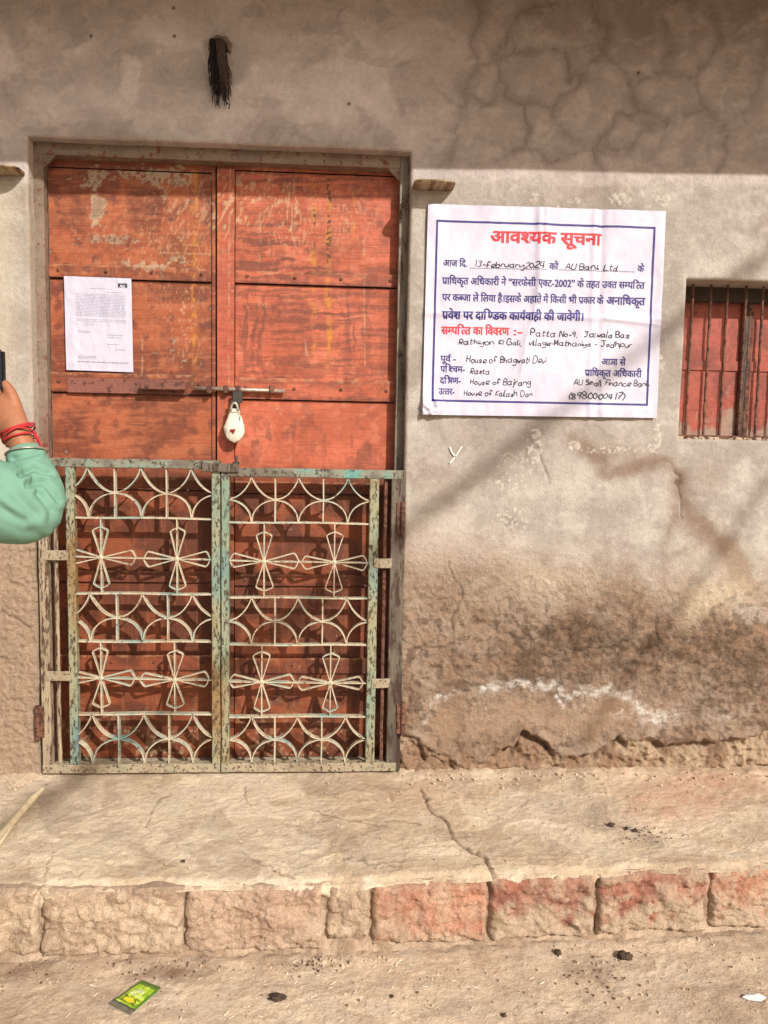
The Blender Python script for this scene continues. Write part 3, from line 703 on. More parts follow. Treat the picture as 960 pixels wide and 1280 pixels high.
m = MB(); m.box(WX0 - .01, WX1 + .01, SH_Y - .03, SH_Y + .02, WZ1 - .045, WZ1 + .01); m.build('window_head', plain('window_head_shade', A(70, 56, 46), .9, .3), win)  # dark colour stands in for the deep shade under the lintel
bars_y = .07
bxs = [at(p, 450, bars_y)[0] for p in (861.5, 884, 904.5, 928, 949)]; bxs += [bxs[-1] + .055 * k for k in range(1, 7)]
for i, bx in enumerate(bxs):
    m = MB(); pts = [(bx + .0022 * mnoise.noise(Vector((i * 3, k * .5, 0))), bars_y + .002 * mnoise.noise(Vector((i, k * .6, 5))), WZ0 - .01 + (WZ1 - WZ0 + .02) * k / 40) for k in range(41)]
    m.tube(pts, [.0040 + .0006 * (k % 2) for k in range(41)], 8); m.build('bar', M_RUST, win, smooth=False)
m = MB(); m.box(WX0, WX1, bars_y - .007, bars_y + .007, WZ0 + .004, WZ0 + .014); m.build('bottom_bar', M_RUST, win)
m = MB()
rng = random.Random(4)
for k in range(60):
    x = rng.uniform(WX0, 1.45); r = rng.uniform(.003, .010); y = rng.uniform(.02, .11)
    m.box(x - r, x + r, y - r, y + r, WZ0 - .002, WZ0 + r * .9, r * .3)
m.build('mortar_crumbs', plain('mortar_crumb', A(190, 165, 138), .95, .3, 90, .002), win, kind='stuff')

# chalk letter on the wall
def ribbon_pts(pts, w, ybase, n=8):
    return pts
m = MB()
for q in ([(562, 559), (565, 566), (570, 572)], [(577, 558), (571, 568), (562, 579)]):
    m.strip([at(a, b, 0)[[0, 2]] for a, b in q], .0045, .003, -.0045)
m.build('chalk_mark', plain('chalk', A(240, 236, 226), .95, .1), house)
# ------------------------------------------------------------------ iron gate
gate = empty('metal_gate', (-.36, -.005, 0), 'low double-leaf iron gate with cross-shaped flowers and scalloped scrolls before the red door', 'gate')
GY0, GY1 = -.016, .010
def gx(px, py=780): return at(px, py, GY0)[0]
def gz(py, px=270): return at(px, py, GY0)[2]
def gbar(name, x0, x1, z0, z1, mat, parent, y0=GY0, y1=GY1, **k):
    m = MB(); n = max(2, int(max(x1 - x0, z1 - z0) / .03))
    vert = (z1 - z0) > (x1 - x0); V = []; Fc = []; ch = .002
    prof = [(0, ch), (ch, 0), (1, 0), (1, ch), (1, 1), (0, 1)]
    s = x0 * 7 + z0 * 3
    ring = lambda a0, a1: [(a0, y0 + ch), (a0 + ch, y0), (a1 - ch, y0), (a1, y0 + ch), (a1, y1), (a0, y1)]
    for i in range(n + 1):
        t = i / n; w = .0013 * mnoise.noise(Vector((s, t * 5, 1)))
        for a, y in (ring(x0 + w, x1 + w) if vert else ring(z0 + w, z1 + w)):
            V.append((a, y, z0 + (z1 - z0) * t) if vert else (x0 + (x1 - x0) * t, y, a))
    for i in range(n):
        for k2 in range(6): Fc.append([i * 6 + k2, i * 6 + (k2 + 1) % 6, (i + 1) * 6 + (k2 + 1) % 6, (i + 1) * 6 + k2])
    Fc += [[5, 4, 3, 2, 1, 0], [n * 6 + q for q in range(6)]]
    m.add(V, Fc); return m.build(name, mat, parent, **k)
ZB0, ZB1 = gz(966), gz(955)
RODY, RODD = -.010, .021
def gate_leaf(side):
    lf = empty('gate_leaf', (gx(276), -.005, ZB0), parent=gate)
    if side == 0:
        post = (gx(49.5), gx(61)); stile = (gx(84.5), gx(95)); meet = (gx(264.5), gx(275)); rod = gx(69); zt = gz(585, 160), gz(574, 160); rails = [648, 743, 803, 894]; links = [694, 845]
        tops = [108.5, 175.5, 238.5]; mids = [142, 205]; flw = [(126, 697), (221, 699), (126, 848), (218, 850)]; ctr = 175
    else:
        post = (gx(486), gx(498.5)); stile = (gx(459.5), gx(471)); meet = (gx(276.5), gx(286)); rod = gx(479.5); zt = gz(597, 380), gz(586, 380); rails = [654, 748, 807, 897]; links = [704, 854]
        tops = [314, 373, 435]; mids = [343, 404]; flw = [(330, 702), (418, 703), (327, 853), (413, 854)]; ctr = 370
    zbt = (ZB0, ZB1)
    lo, hi = sorted([post[0], meet[1]] if side == 0 else [meet[0], post[1]])
    gbar('outer_post', post[0], post[1], zbt[1] + .0004, zt[0] - .0004, M_GATE_POST if side == 0 else M_JAMB, lf)
    gbar('stile', stile[0], stile[1], zbt[1] + .0004, zt[0] - .0004, M_GATE_STILE, lf)
    gbar('meeting_stile', meet[0], meet[1], zbt[1] + .0004, zt[0] - .0004, M_GATE_STILE, lf)
    gbar('top_bar', lo, hi, zt[0], zt[1], M_GATE_BAR, lf); gbar('bottom_bar', lo, hi, zbt[0], zbt[1], M_GATE_RAIL, lf)
    m = MB(); m.tube([(rod + .002 * mnoise.noise(Vector((k * .4, side, 0))), .004, zbt[1] + (zt[0] - zbt[1]) * k / 30) for k in range(31)], [.0058 + .0008 * (k % 2) for k in range(31)], 7); m.build('twisted_rod', M_GATE_POST if side == 0 else M_RUST, lf)
    for q in links:
        z = at(72 if side == 0 else 478, q, GY0)[2]; a, b = (post[1], stile[0]) if side == 0 else (stile[1], post[0])
        gbar('link_plate', a - .012, b + .006, z - .0155, z + .0155, M_GATE_RAIL, lf, GY0 - .003, GY0 - .0004)
    x0, x1 = (stile[1], meet[0]) if side == 0 else (meet[1], stile[0])
    zr = [gz(q, ctr) for q in rails]
    for z in zr:
        m = MB(); m.strip([(x0 + (x1 - x0) * t, z + .0012 * math.sin(t * 7 + z * 20)) for t in np.linspace(0, 1, 14)], .0048, RODD, RODY); m.build('cross_rod', M_GATE_ROD, lf)
    rows = [(zt[0], zr[0]), (zr[1], zr[2]), (zr[3], zbt[1])]
    for ri, (za, zb) in enumerate(rows):
        T = [gx(q, 620) for q in tops]; Mx = [gx(q, 620) for q in mids]; T = [t + .0015 * ri for t in T]
        pitch = (T[2] - T[0]) / 2; zm = (za + zb) / 2
        segs = [(T[0] - pitch, T[0]), (T[0], T[1]), (T[1], T[2]), (T[2], T[2] + pitch)]
        for (a, b) in segs:
            for sgn in (1, -1):
                pts = []
                for k in range(33):
                    t = math.pi * k / 32; x = (a + b) / 2 - (b - a) / 2 * .985 * math.cos(t) + .0025 * math.sin(t) * math.sin(a * 40 + ri * 2 + sgn)
                    # flat-topped hand-bent arch
                    zz = (abs(math.sin(t)) ** (.95 if sgn == 1 else 1.5)) * (za - zb) / 2 * .98
                    z = (zb + zz) if sgn == 1 else (za - zz)
                    if x0 - .003 < x < x1 + .003: pts.append((x + .001 * mnoise.noise(Vector((k * .2, a * 9, ri))), z))
                if len(pts) > 3:
                    m = MB(); m.strip(pts, .0034, RODD, RODY + .001 * (sgn > 0)); m.build('scroll', M_GATE_ROD, lf)
        for (a, b) in segs[1:3]:
            x = (a + b) / 2; m = MB(); m.strip([(x, zb), (x + .001, zm), (x, za)], .0040, RODD, RODY + .0016); m.build('upright_rod', M_GATE_ROD, lf)
    for fi, (px, py) in enumerate(flw):
        c = at(px, py, RODY); cx, cz = c[0], c[2]
        top, bot = (zr[0], zr[1]) if fi < 2 else (zr[2], zr[3])
        m = MB(); m.strip([(cx, bot), (cx, cz), (cx, top)], .0034, RODD, RODY + .0008); m.build('upright_rod', M_GATE_ROD, lf)
        for k in range(4):
            ang = k * math.pi / 2 + .03 * math.sin(fi * 3 + k * 2 + side); L = (.104 if k % 2 == 0 else .094) * (1 + .03 * math.sin(fi * 5 + k * 3 + side)); w = (.0225 if k % 2 == 0 else .0245) * (1 + .09 * math.sin(fi * 7 + k * 4 + side * 2))
            Ls = [(0, 0), (L * .45, w * .52), (L * .80, w * .94), (L * .87, w), (L * .925, w * .78), (L, w * .12), (L, -w * .12), (L * .925, -w * .78), (L * .87, -w), (L * .80, -w * .94), (L * .45, -w * .52), (0, 0)]
            ca, sa = math.cos(ang), math.sin(ang)
            pts = [(cx + a * ca - b * sa, cz + a * sa + b * ca) for a, b in Ls]
            if k in (0, 2): full = len(pts); pts = [p for p in pts if x0 - .002 < p[0] < x1 + .002]
            m = MB()
            if k in (0, 2) and len(pts) < 12:      # petal cut off by the stile
                for s2 in (1, -1):
                    q = [(cx + a * ca - b * s2 * sa, cz + a * sa + b * s2 * ca) for a, b in [(Ls[i_][0] * (1 - t_) + Ls[i_ + 1][0] * t_, Ls[i_][1] * (1 - t_) + Ls[i_ + 1][1] * t_) for i_ in range(5) for t_ in (0, .2, .4, .6, .8)]]; q = [p for p in q if x0 - .002 < p[0] < x1 + .002]
                    if len(q) > 1: m.strip(q, .0031, RODD * .62, RODY + .002)
            else: m.strip(pts, .0031, RODD * .62, RODY + .002)
            m.build('petal', M_GATE_ROD, lf)
        m = MB(); n = 10
        for k in range(n):
            a0 = 2 * math.pi * k / n; a1 = 2 * math.pi * (k + 1) / n; r = .0085
            m.add([(cx, RODY - .003, cz), (cx + r * math.cos(a0), RODY + .0005, cz + r * math.sin(a0)), (cx + r * math.cos(a1), RODY + .0005, cz + r * math.sin(a1))], [[0, 1, 2]])
        m.build('weld_boss', M_GATE_ROD, lf)
    for row in (0, 1):
        pts = flw[row * 2: row * 2 + 2]; zc = [at(p, q, RODY)[2] for p, q in pts]; xc = [at(p, q, RODY)[0] for p, q in pts]
        m = MB(); m.strip([(x0, zc[0] + .002), (xc[0], zc[0]), (xc[1], zc[1]), (x1, zc[1] - .001)], .0034, RODD, RODY - .0006); m.build('cross_rod', M_GATE_ROD, lf)
    # hinges on the wall side
    for py in ((902,) if side == 0 else (648, 898)):
        hxp = at(47.5 if side == 0 else 503.5, py, GY0); m = MB()
        m.tube([(hxp[0], GY0 - .004, hxp[2] - .055), (hxp[0], GY0 - .004, hxp[2] - .018)], .0075, 10); m.tube([(hxp[0], GY0 - .004, hxp[2] - .016), (hxp[0], GY0 - .004, hxp[2] + .018)], .0082, 10); m.tube([(hxp[0], GY0 - .004, hxp[2] + .020), (hxp[0], GY0 - .004, hxp[2] + .052)], .0075, 10)
        sx = -1 if side == 0 else 1
        m.box(min(hxp[0], hxp[0] - sx * .02), max(hxp[0], hxp[0] - sx * .02), GY0 - .004, GY0 - .001, hxp[2] - .05, hxp[2] + .05)
        m.build('hinge', M_RUST, lf, smooth=False)
    return lf
gl = gate_leaf(0); gr = gate_leaf(1)
a = at(252, 591, GY0 - .008); b = at(298, 580, GY0 - .008)
m = MB(); m.box(a[0], b[0], GY0 - .010, GY0 - .0005, a[2] + .003, b[2] + .001, .002); m.build('latch_plate', M_JAMB, gl)
p = at(295, 580, GY0 - .004); m = MB(); m.tube([(p[0], GY0 - .004, p[2] - .01), (p[0], GY0 - .004, p[2] + .024)], .005, 8); m.box(p[0] - .01, p[0] + .01, GY0 - .009, GY0 + .003, p[2] - .001, p[2] + .007); m.build('latch_pin', M_DARK, gl)
x0 = at(504, 600, 0)[0]; gbar('wall_angle', x0 - .008, x0 + .008, ZB0, gz(588, 500), M_JAMB, gate, -.007, .014)

# ------------------------------------------------------------------ lettering
def split_tris(V2, Fc, maxlen=.012):
    """cut long print shapes so that they follow the creases"""
    bm = bmesh.new(); vs = [bm.verts.new((p[0], p[1], 0)) for p in V2]
    for f in Fc:
        try: bm.faces.new([vs[i] for i in f])
        except ValueError: pass
    for _ in range(3):
        es = [e for e in bm.edges if e.calc_length() > maxlen]
        if not es: break
        bmesh.ops.subdivide_edges(bm, edges=es, cuts=1); bmesh.ops.triangulate(bm, faces=[f for f in bm.faces if len(f.verts) > 3])
    bm.verts.index_update(); V = np.array([v.co[:2] for v in bm.verts]); F2 = [[v.index for v in f.verts] for f in bm.faces]; bm.free()
    return V, F2
def text_mesh(body, bold=0.0):
    if bold > .01:
        V, Fc = text_mesh(body); offs = [(a * bold, b * bold * .6) for a, b in ((-1, -1), (-1, 1), (1, -1), (1, 1), (0, 0))] + [(a * bold * .5, 0) for a in (-1, 1)]
        return np.concatenate([V + np.array(o_) for o_ in offs]), [[i + k * len(V) for i in f] for k in range(len(offs)) for f in Fc]
    c = bpy.data.curves.new('glyphs', 'FONT'); c.body = body; c.size = 1; c.offset = 0; c.resolution_u = 3
    o = bpy.data.objects.new('glyphs', c); COL.objects.link(o)
    dg = bpy.context.evaluated_depsgraph_get(); dg.update()
    me = bpy.data.meshes.new_from_object(o.evaluated_get(dg))
    V = np.array([v.co[:] for v in me.vertices]).reshape(-1, 3)[:, :2]; Fc = [list(p.vertices) for p in me.polygons]
    if len(V): V, Fc = split_tris(V, Fc, .26)
    bpy.data.objects.remove(o); bpy.data.curves.remove(c); bpy.data.meshes.remove(me)
    return V, Fc
_adv = {}
def advance(body):
    if body not in _adv:
        V, _ = text_mesh(body + '।'); W, _ = text_mesh('।'); _adv[body] = V[:, 0].max() - W[:, 0].max()
    return _adv[body]
def clip_right(V, Fc, xc):
    bm = bmesh.new(); vs = [bm.verts.new((p[0], p[1], 0)) for p in V]
    for f in Fc:
        try: bm.faces.new([vs[i] for i in f])
        except ValueError: pass
    bmesh.ops.bisect_plane(bm, geom=bm.verts[:] + bm.edges[:] + bm.faces[:], plane_co=(xc, 0, 0), plane_no=(1, 0, 0), clear_outer=True)
    bm.verts.index_update()
    V2 = np.array([v.co[:2] for v in bm.verts]).reshape(-1, 2); F2 = [[v.index for v in f.verts] for f in bm.faces]; bm.free()
    return V2, F2
def line_quads(pts, w):
    pts = np.array(pts, float); T = np.gradient(pts, axis=0); T /= np.linalg.norm(T, axis=1)[:, None] + 1e-9
    Nn = np.stack([-T[:, 1], T[:, 0]], 1) * w / 2
    V = np.concatenate([pts + Nn, pts - Nn]); n = len(pts)
    return V, [[i, i + 1, n + i + 1, n + i] for i in range(n - 1)]
HL = .60      # head-line height in glyph units, adjusted from the letter box
def deva(body, bold=0.0):
    """sets Devanagari from visually ordered text; <x half letter, ^ subscript ra, ` superscript ra, K ksha, J gya"""
    Vs, Fs, x, base = [], [], 0.0, 0
    def put(V, Fc, dx):
        nonlocal base
        Vs.append(V + np.array([dx, 0])); Fs.extend([[i + base for i in f] for f in Fc]); base += len(V)
    lw = .075 + bold * 2
    i = 0; run = ''
    def flush():
        nonlocal run, x
        if run:
            V, Fc = text_mesh(run, bold)
            if len(V): put(V, Fc, x)
            x += advance(run); run = ''
    while i < len(body):
        ch = body[i]
        if ch == '<':
            flush(); g = body[i + 1]; V, Fc = text_mesh(g, bold); w = advance(g)
            cut = w * .80 if g == 'क' else w - .17
            V, Fc = clip_right(V, Fc, cut); put(V, Fc, x); x += cut - (.0 if g != 'क' else .02); i += 2; continue
        if ch == '^':
            flush(); V, Fc = line_quads([(x - .20, .22), (x - .30, .10), (x - .40, .02)], lw); put(V, Fc, 0); i += 1; continue
        if ch == '`':
            flush(); V, Fc = line_quads([(x - .12, TOPY), (x - .20, TOPY + .10), (x - .13, TOPY + .20), (x - .01, TOPY + .19)], lw); put(V, Fc, 0); i += 1; continue
        if ch in 'KJ':
            flush()
            if ch == 'K': S = [[(0, TOPY), (.62, TOPY)], [(.50, TOPY), (.50, 0)], [(.05, .42), (.16, .50), (.28, .42), (.12, .28), (.28, .18), (.16, .05), (.06, .12)], [(.16, .24), (.34, .30), (.50, .22)]]
            else: S = [[(0, TOPY), (.66, TOPY)], [(.54, TOPY), (.54, 0)], [(.08, .30), (.16, .10), (.30, .12), (.34, .30), (.54, .30)], [(.20, TOPY), (.20, .42), (.34, .34)]]
            for s in S: V, Fc = line_quads(s, lw); put(V, Fc, x)
            x += .62; i += 1; continue
        run += ch; i += 1
    flush()
    return np.concatenate(Vs), Fs, x
V0, _ = text_mesh('क'); W0, _ = text_mesh('र')
TOPY = float(V0[:, 1].max()) - .035
GL = {'a': '55 35 14 22 42 55 52 62', 'b': '18 12 42 54 35 14', 'c': '54 35 14 22 42 53', 'd': '54 25 13 22 42 58 52 62', 'e': '13 43 55 25 13 22 52', 'f': '57 38 27 22|14 44', 'g': '55 25 14 23 43 55 50 30 10',
      'h': '18 12|13 25 45 52', 'i': '15 12|17 16', 'j': '25 20 10|27 26', 'k': '18 12|44 13 52', 'l': '18 12 22', 'm': '15 12|14 25 35 32|34 45 55 62', 'n': '15 12|14 25 45 52', 'o': '35 14 22 42 54 35', 'p': '15 10|14 35 54 42 13',
      'r': '15 12|14 25 45', 's': '54 35 24 43 42 12', 't': '27 22 42|15 45', 'u': '15 13 22 42 55|55 52', 'v': '15 32 55', 'w': '15 22 34 42 55', 'y': '15 13 33 55|55 50 20', 'A': '12 38 62|24 54', 'U': '18 13 32 53 58', 'B': '12 18 48 56 15|15 45 53 42 12',
      'L': '18 12 52', 'P': '12 18 48 56 45 15', 'N': '12 18 52 58', 'J': '18 68|48 43 22 13', 'R': '12 18 48 56 45 15 52', 'K': '18 12|58 15 52', 'G': '57 28 14 22 52 55 35', 'M': '12 18 34 58 52', 'H': '18 12|58 52|15 55', 'D': '12 18 48 65 42 12',
      'S': '57 28 16 45 53 32 12', 'F': '18 12|18 58|15 45', '0': '38 16 14 32 54 56 38', '1': '38 32', '2': '17 38 56 12 52', '3': '17 38 56 35 53 32 13', '4': '28 14 54|48 42', '7': '18 58 22|25 45', '8': '38 16 35 53 32 13 35 56 38', '9': '56 35 16 38 57 42',
      '-': '14 44', ',': '22 11', '(': '38 15 31', ')': '18 35 11', '.': '22 23'}
def smooth_line(p, n=5):
    p = np.array(p, float)
    if len(p) < 3: return p
    q = np.concatenate([[2 * p[0] - p[1]], p, [2 * p[-1] - p[-2]]]); out = []
    for i in range(1, len(q) - 2):
        for t in np.linspace(0, 1, n, endpoint=False):
            out.append(.5 * ((2 * q[i]) + (-q[i - 1] + q[i + 1]) * t + (2 * q[i - 1] - 5 * q[i] + 4 * q[i + 1] - q[i + 2]) * t * t + (-q[i - 1] + 3 * q[i] - 3 * q[i + 1] + q[i + 2]) * t ** 3))
    out.append(q[-2]); return np.array(out)
def handwriting(body, seed=0, w=.155):
    rg = random.Random(seed); Vs, Fs, x, base = [], [], 0.0, 0
    for ch in body:
        if ch == ' ': x += .55; continue
        sc = 1 + rg.uniform(-.18, .16); dy = rg.uniform(-.09, .09); mxx = 0; sl_ = rg.uniform(.0, .30)
        for st in GL[ch].split('|'):
            pts = [((int(k[0]) - 1) / 6 * .95, (int(k[1]) - 2) / 6) for k in st.split()]; mxx = max(mxx, max(p[0] for p in pts))
            pts = smooth_line([(x + p[0] * sc + sl_ * p[1] + rg.uniform(-.04, .04), p[1] * sc + dy + rg.uniform(-.04, .04)) for p in pts])
            V, Fc = line_quads(pts, w * (1 + rg.uniform(-.2, .2))); Vs.append(V); Fs.extend([[i + base for i in f] for f in Fc]); base += len(V)
        x += mxx * sc + .20
    return np.concatenate(Vs), Fs, x

def paper_sheet(name, corners, y, hfun, colfun, step, parent, mat, **k):
    (ax0, az0), (ax1, az1), (bx0, bz0), (bx1, bz1) = corners      # top left, top right, bottom left, bottom right
    nx = int((ax1 - ax0) / step); nz = int((az0 - bz0) / step); U, V = np.meshgrid(np.linspace(0, 1, nx), np.linspace(0, 1, nz))
    X = (ax0 + (ax1 - ax0) * U) * V + (bx0 + (bx1 - bx0) * U) * (1 - V); Z = (az0 + (az1 - az0) * U) * V + (bz0 + (bz1 - bz0) * U) * (1 - V)
    e = np.minimum(np.minimum(U, 1 - U), np.minimum(V, 1 - V))
    Pm = np.stack([X, y - hfun(X, Z), Z], -1)
    C = colfun(X, Z, e)
    back = Pm + np.array([0, .0006, 0])
    o = grids(name, [(Pm, C, None), (back, C, None)], mat, parent, **k)
    return o
# ------------------------------------------------------------------ the large notice
def c2(px, py): q = at(px, py, -.006); return q[0], q[2]
PC = [c2(535, 255), c2(831.5, 264.5), c2(527.5, 518.5), c2(820, 522.5)]
def poster_h(X, Z):
    PX, PY = survey(X, -.006 + 0 * X, Z)
    f = .0035 * (fbm(PX / 34, PY / 130, 4, 501) - .5) + .0022 * (ridge((PX + PY * .35) / 40, PY / 90, 3, 511) - .55) + .0008 * (fbm(PX / 9, PY / 9, 3, 521) - .5)
    cr = pdist(PX + 3 * (fbm(PY / 30, PY * 0, 2, 3) - .5), PY, [(684, 262), (680, 300), (668, 390), (656, 430), (650, 470)])
    f = f + .0030 * np.exp(-cr / 5) + .0022 * np.exp(-((PX - 674 + (PY - 262) * .01) / 4) ** 2) * (PY < 380)
    f = f - .0022 * np.exp(-((PX - 752 + (PY - 262) * .03) / 5) ** 2) + .0018 * np.exp(-((PX - 744 + (PY - 262) * .03) / 4) ** 2)
    f = f + .0018 * np.exp(-((PY - 391 - (PX - 520) * .03) / 4) ** 2) + .0016 * np.exp(-((PY - 399 - (PX - 760) * .12) / 2.5) ** 2) * (PX > 755)
    low = ss(495, 522, PY); f = f + low * .006 * (fbm(PX / 22, PY / 60, 3, 531) - .2)
    tl = blob(PX, PY, 536, 510, 18, 14); f = f + tl * .014 * (fbm(PX / 6, PY / 6, 2, 541))
    rgt = ss(812, 828, PX); f = f + rgt * .0035 * fbm(PX / 20, PY / 24, 2, 551)
    return f * 1.7 + .004
def poster_c(X, Z, e):
    PX, PY = survey(X, -.006 + 0 * X, Z); one = np.ones(X.shape + (3,))
    c = mix(one * A(226, 220, 234, 1.42), one * A(213, 206, 224, 1.45), ss(.4, .65, fbm(PX / 40, PY / 40, 3, 561)) * .6)
    return c
notice = empty('notice_poster', tuple(at(678, 520, -.006)), 'large white Hindi notice with red heading and navy border pasted on the wall', 'notice')
ps = paper_sheet('poster_sheet', PC, -.006, poster_h, poster_c, .0032, notice, M_PAPER); ps.location = -notice.location
def lay(name, V2, Fc, mat, parent, hf, y0, lift=.0009, sub=True):
    X, Z = V2[:, 0], V2[:, 1]; Y = y0 - hf(X, Z) - lift - .00002 * np.arange(len(X)) / max(1, len(X))
    V3 = np.stack([X, Y, Z], -1)
    o = raw_mesh(name, V3, Fc, mat, parent, None, False); w = Vector((0, 0, 0)); q = parent
    while q is not None: w += q.location; q = q.parent
    o.location = -w
    return o
def place_line(V, a, b, h, width, yb, skew=0):
    """maps glyph space (x 0..width, y up) to the line from pixel a to pixel b, letters h pixels high"""
    A0 = at(a[0], a[1], yb); B0 = at(b[0], b[1], yb); L = B0 - A0
    hh = h / 400.0
    x = V[:, 0] / width
    return np.stack([A0[0] + L[0] * x, A0[2] + L[2] * x + V[:, 1] * hh], -1)
YP = -.009
def printed(name, body, a, b, h, mat, bold=0.0):
    V, Fc, w = deva(body, bold); V = place_line(V, a, b, h / TOPY, w, YP)
    lay(name, V, Fc, mat, notice, poster_h, -.006)
R_, N_ = M_INK_RED, M_INK_NAVY
TX = [('heading', 'आव<शयक सूचना', (613, 303), (751, 306.5), 12.5, R_, .035),
      ('printed_line', 'आज िद.', (554, 332.7), (584, 333.5), 6.8, N_, .024), ('printed_line', 'को', (686.7, 336.6), (697.7, 336.9), 6.8, N_, .024), ('printed_line', 'के', (797, 339.4), (805, 339.8), 6.8, N_, .024),
      ('printed_line', 'प^ािधकृत अिधकारी ने “सरफेसी ए<कट-2002” के तहत उ<कत स<मपि<तत', (552.7, 355), (805.5, 361), 7.3, N_, .024),
      ('printed_line', 'पर क<बजा ले िलया है।इसके अहाते में िकसी भी प^कार के', (552.7, 375.8), (754, 380), 7.3, N_, .024), ('printed_line', 'अनािधकृत', (758, 380.4), (806, 381.5), 8.2, N_, .035),
      ('printed_line', 'प^वेश पर दाि<णडक काय`वाही की जावेगी।', (552.7, 398.6), (729.5, 401), 8.5, N_, .035),
      ('printed_line', 'स<मपि<तत का िववरण', (551.7, 417.5), (636, 419), 8.3, R_, .035), ('printed_line', ':-', (641, 419), (653, 419.2), 8, R_, .02),
      ('printed_line', 'पूव` -', (550.7, 452), (570, 452.4), 6.8, N_, .024), ('printed_line', 'पि<शचम-', (550.7, 465), (581, 465.6), 6.8, N_, .024), ('printed_line', 'दिKण-', (550, 479.2), (576, 479.7), 6.8, N_, .024),
      ('printed_line', 'उ<ततर-', (548, 493), (568, 493.4), 6.8, N_, .024), ('printed_line', 'आJा से', (752, 456), (781.7, 456.7), 7, N_, .024), ('printed_line', 'प^ािधकृत अिधकारी', (730.7, 470), (801.7, 471.5), 7.2, N_, .024)]
for q in TX: printed(*q)
HW = [('13-february2024', (592, 333.3), (681, 335), 7), ('AU Bank Ltd', (707, 336.3), (773, 338), 7), ('Patta No-9,', (663, 420), (723, 421), 7), ('Jalwala Bas', (730, 421), (788, 422), 7), ('Rathiyon Ki Gali,', (574, 430), (653, 431.5), 6.5),
      ('village-Mathaniya - Jodhpur', (660, 431.5), (791, 434), 6.5), ('House of Bhagwati Devi', (583, 453), (683, 453.6), 7.5), ('Rasta', (588, 466.8), (613, 467), 7), ('House of Bajrang', (588, 480.5), (664, 481.5), 7), ('House of Kailash Dan', (580, 494.3), (666, 495.5), 6.5),
      ('AU Small Finance Bank', (717, 481), (813, 483), 7), ('(8980000417)', (710, 498.5), (782, 499.5), 8)]
for i, (s, a, b, h) in enumerate(HW):
    V, Fc, w = handwriting(s, i); V = place_line(V, a, b, h, w, YP); lay('handwritten_line', V, Fc, M_INK_PEN, notice, poster_h, -.006)
for (a, b) in (((588, 335.2), (684, 337)), ((700, 337.3), (795, 340))):
    Vs, Fs = [], []; A0 = at(*a, YP); B0 = at(*b, YP); n = 44
    for k in range(n):
        p = A0 + (B0 - A0) * k / n; s = .0013; q = len(Vs); Vs += [(p[0] - s, p[2] - s), (p[0] + s, p[2] - s), (p[0] + s, p[2] + s), (p[0] - s, p[2] + s)]; Fs.append([q, q + 1, q + 2, q + 3])
    lay('dotted_rule', np.array(Vs), Fs, M_INK_NAVY, notice, poster_h, -.006)
bc = [(546.5, 276), (818, 285), (808.5, 506), (540.5, 500.5), (546.5, 276)]
Vs, Fs, b_ = [], [], 0
for a, b in zip(bc[:-1], bc[1:]):
    A0 = at(*a, YP)[[0, 2]]; B0 = at(*b, YP)[[0, 2]]; t = np.linspace(0, 1, 90)[:, None]; V, Fc = line_quads(A0 + (B0 - A0) * t + (B0 - A0) / np.linalg.norm(B0 - A0) * .0026 * (2 * t - 1), .0062)
    Vs.append(V); Fs += [[i + b_ for i in f] for f in Fc]; b_ += len(V)
lay('border_line', np.concatenate(Vs), Fs, M_INK_NAVY, notice, poster_h, -.006, .0007)

# ------------------------------------------------------------------ the small sheet on the door
NY = LEAF_Y - .004
def c3(px, py): q = at(px, py, NY); return q[0], q[2]
NC = [c3(80.5, 345.5), c3(164.5, 348.5), c3(83.5, 462.5), c3(167, 465.5)]
def sheet_h(X, Z):
    PX, PY = survey(X, NY + 0 * X, Z)
    f = .0030 * (ridge(PX / 18, PY / 26, 3, 601) - .5) + .0012 * (fbm(PX / 7, PY / 7, 3, 611) - .5)
    f += .003 * np.exp(-((PX - 92) / 6) ** 2) * fbm(PY / 12, PY * 0, 2, 5)
    return f + .0035
paper = empty('paper_notice', tuple(at(124, 464, NY)), 'small white printed sheet stuck on the left leaf of the red door', 'notice')
o = paper_sheet('paper_sheet', NC, NY, sheet_h, lambda X, Z, e: np.ones(X.shape + (3,)) * A(228, 223, 240, 1.55), .0025, paper, M_PAPER); o.location = -paper.location
rg = random.Random(12)
def word_line(u0, u1, v, th=.0014):
    Vs, Fs = [], []
    tl, tr, bl, br = [np.array(q) for q in NC]; u = u0
    def pt(u, v): return (tl + (tr - tl) * u) * (1 - v) + (bl + (br - bl) * u) * v
    while u < u1 - .01:
        w = min(rg.uniform(.02, .07), u1 - u); a = pt(u, v); b = pt(u + w, v); q = len(Vs)
        Vs += [(a[0], a[1] - th / 2), (b[0], b[1] - th / 2), (b[0], b[1] + th / 2), (a[0], a[1] + th / 2)]; Fs.append([q, q + 1, q + 2, q + 3]); u += w + .010
    return Vs, Fs
Vs, Fs = [], []
def addw(*a, **k):
    V, Fc = word_line(*a, **k); q = len(Vs); Vs.extend(V); Fs.extend([[i + q for i in f] for f in Fc])
addw(.38, .7, .12)
addw(.62, .88, .155)
for k in range(16): addw(.17, .91, .18 + k * .0155, th=.0012)
for v in (.45, .468): addw(.17, .91, v)
for v in (.49, .51): addw(.28, .42, v)
for v in (.575, .59): addw(.18, .5 - v * .2, v)
for v in (.61, .635): addw(.63, .86, v, th=.0016)
addw(.62, .80, .71, th=.0018); addw(.74, .88, .765, th=.002)
for v in (.845, .858, .871): addw(.18, .45, v)
addw(.17, .93, .905, th=.003)
V, Fc = split_tris(np.array(Vs), Fs, .006); lay('small_print', V, Fc, M_INK_GREY, paper, sheet_h, NY, .0005)['kind'] = 'stuff'
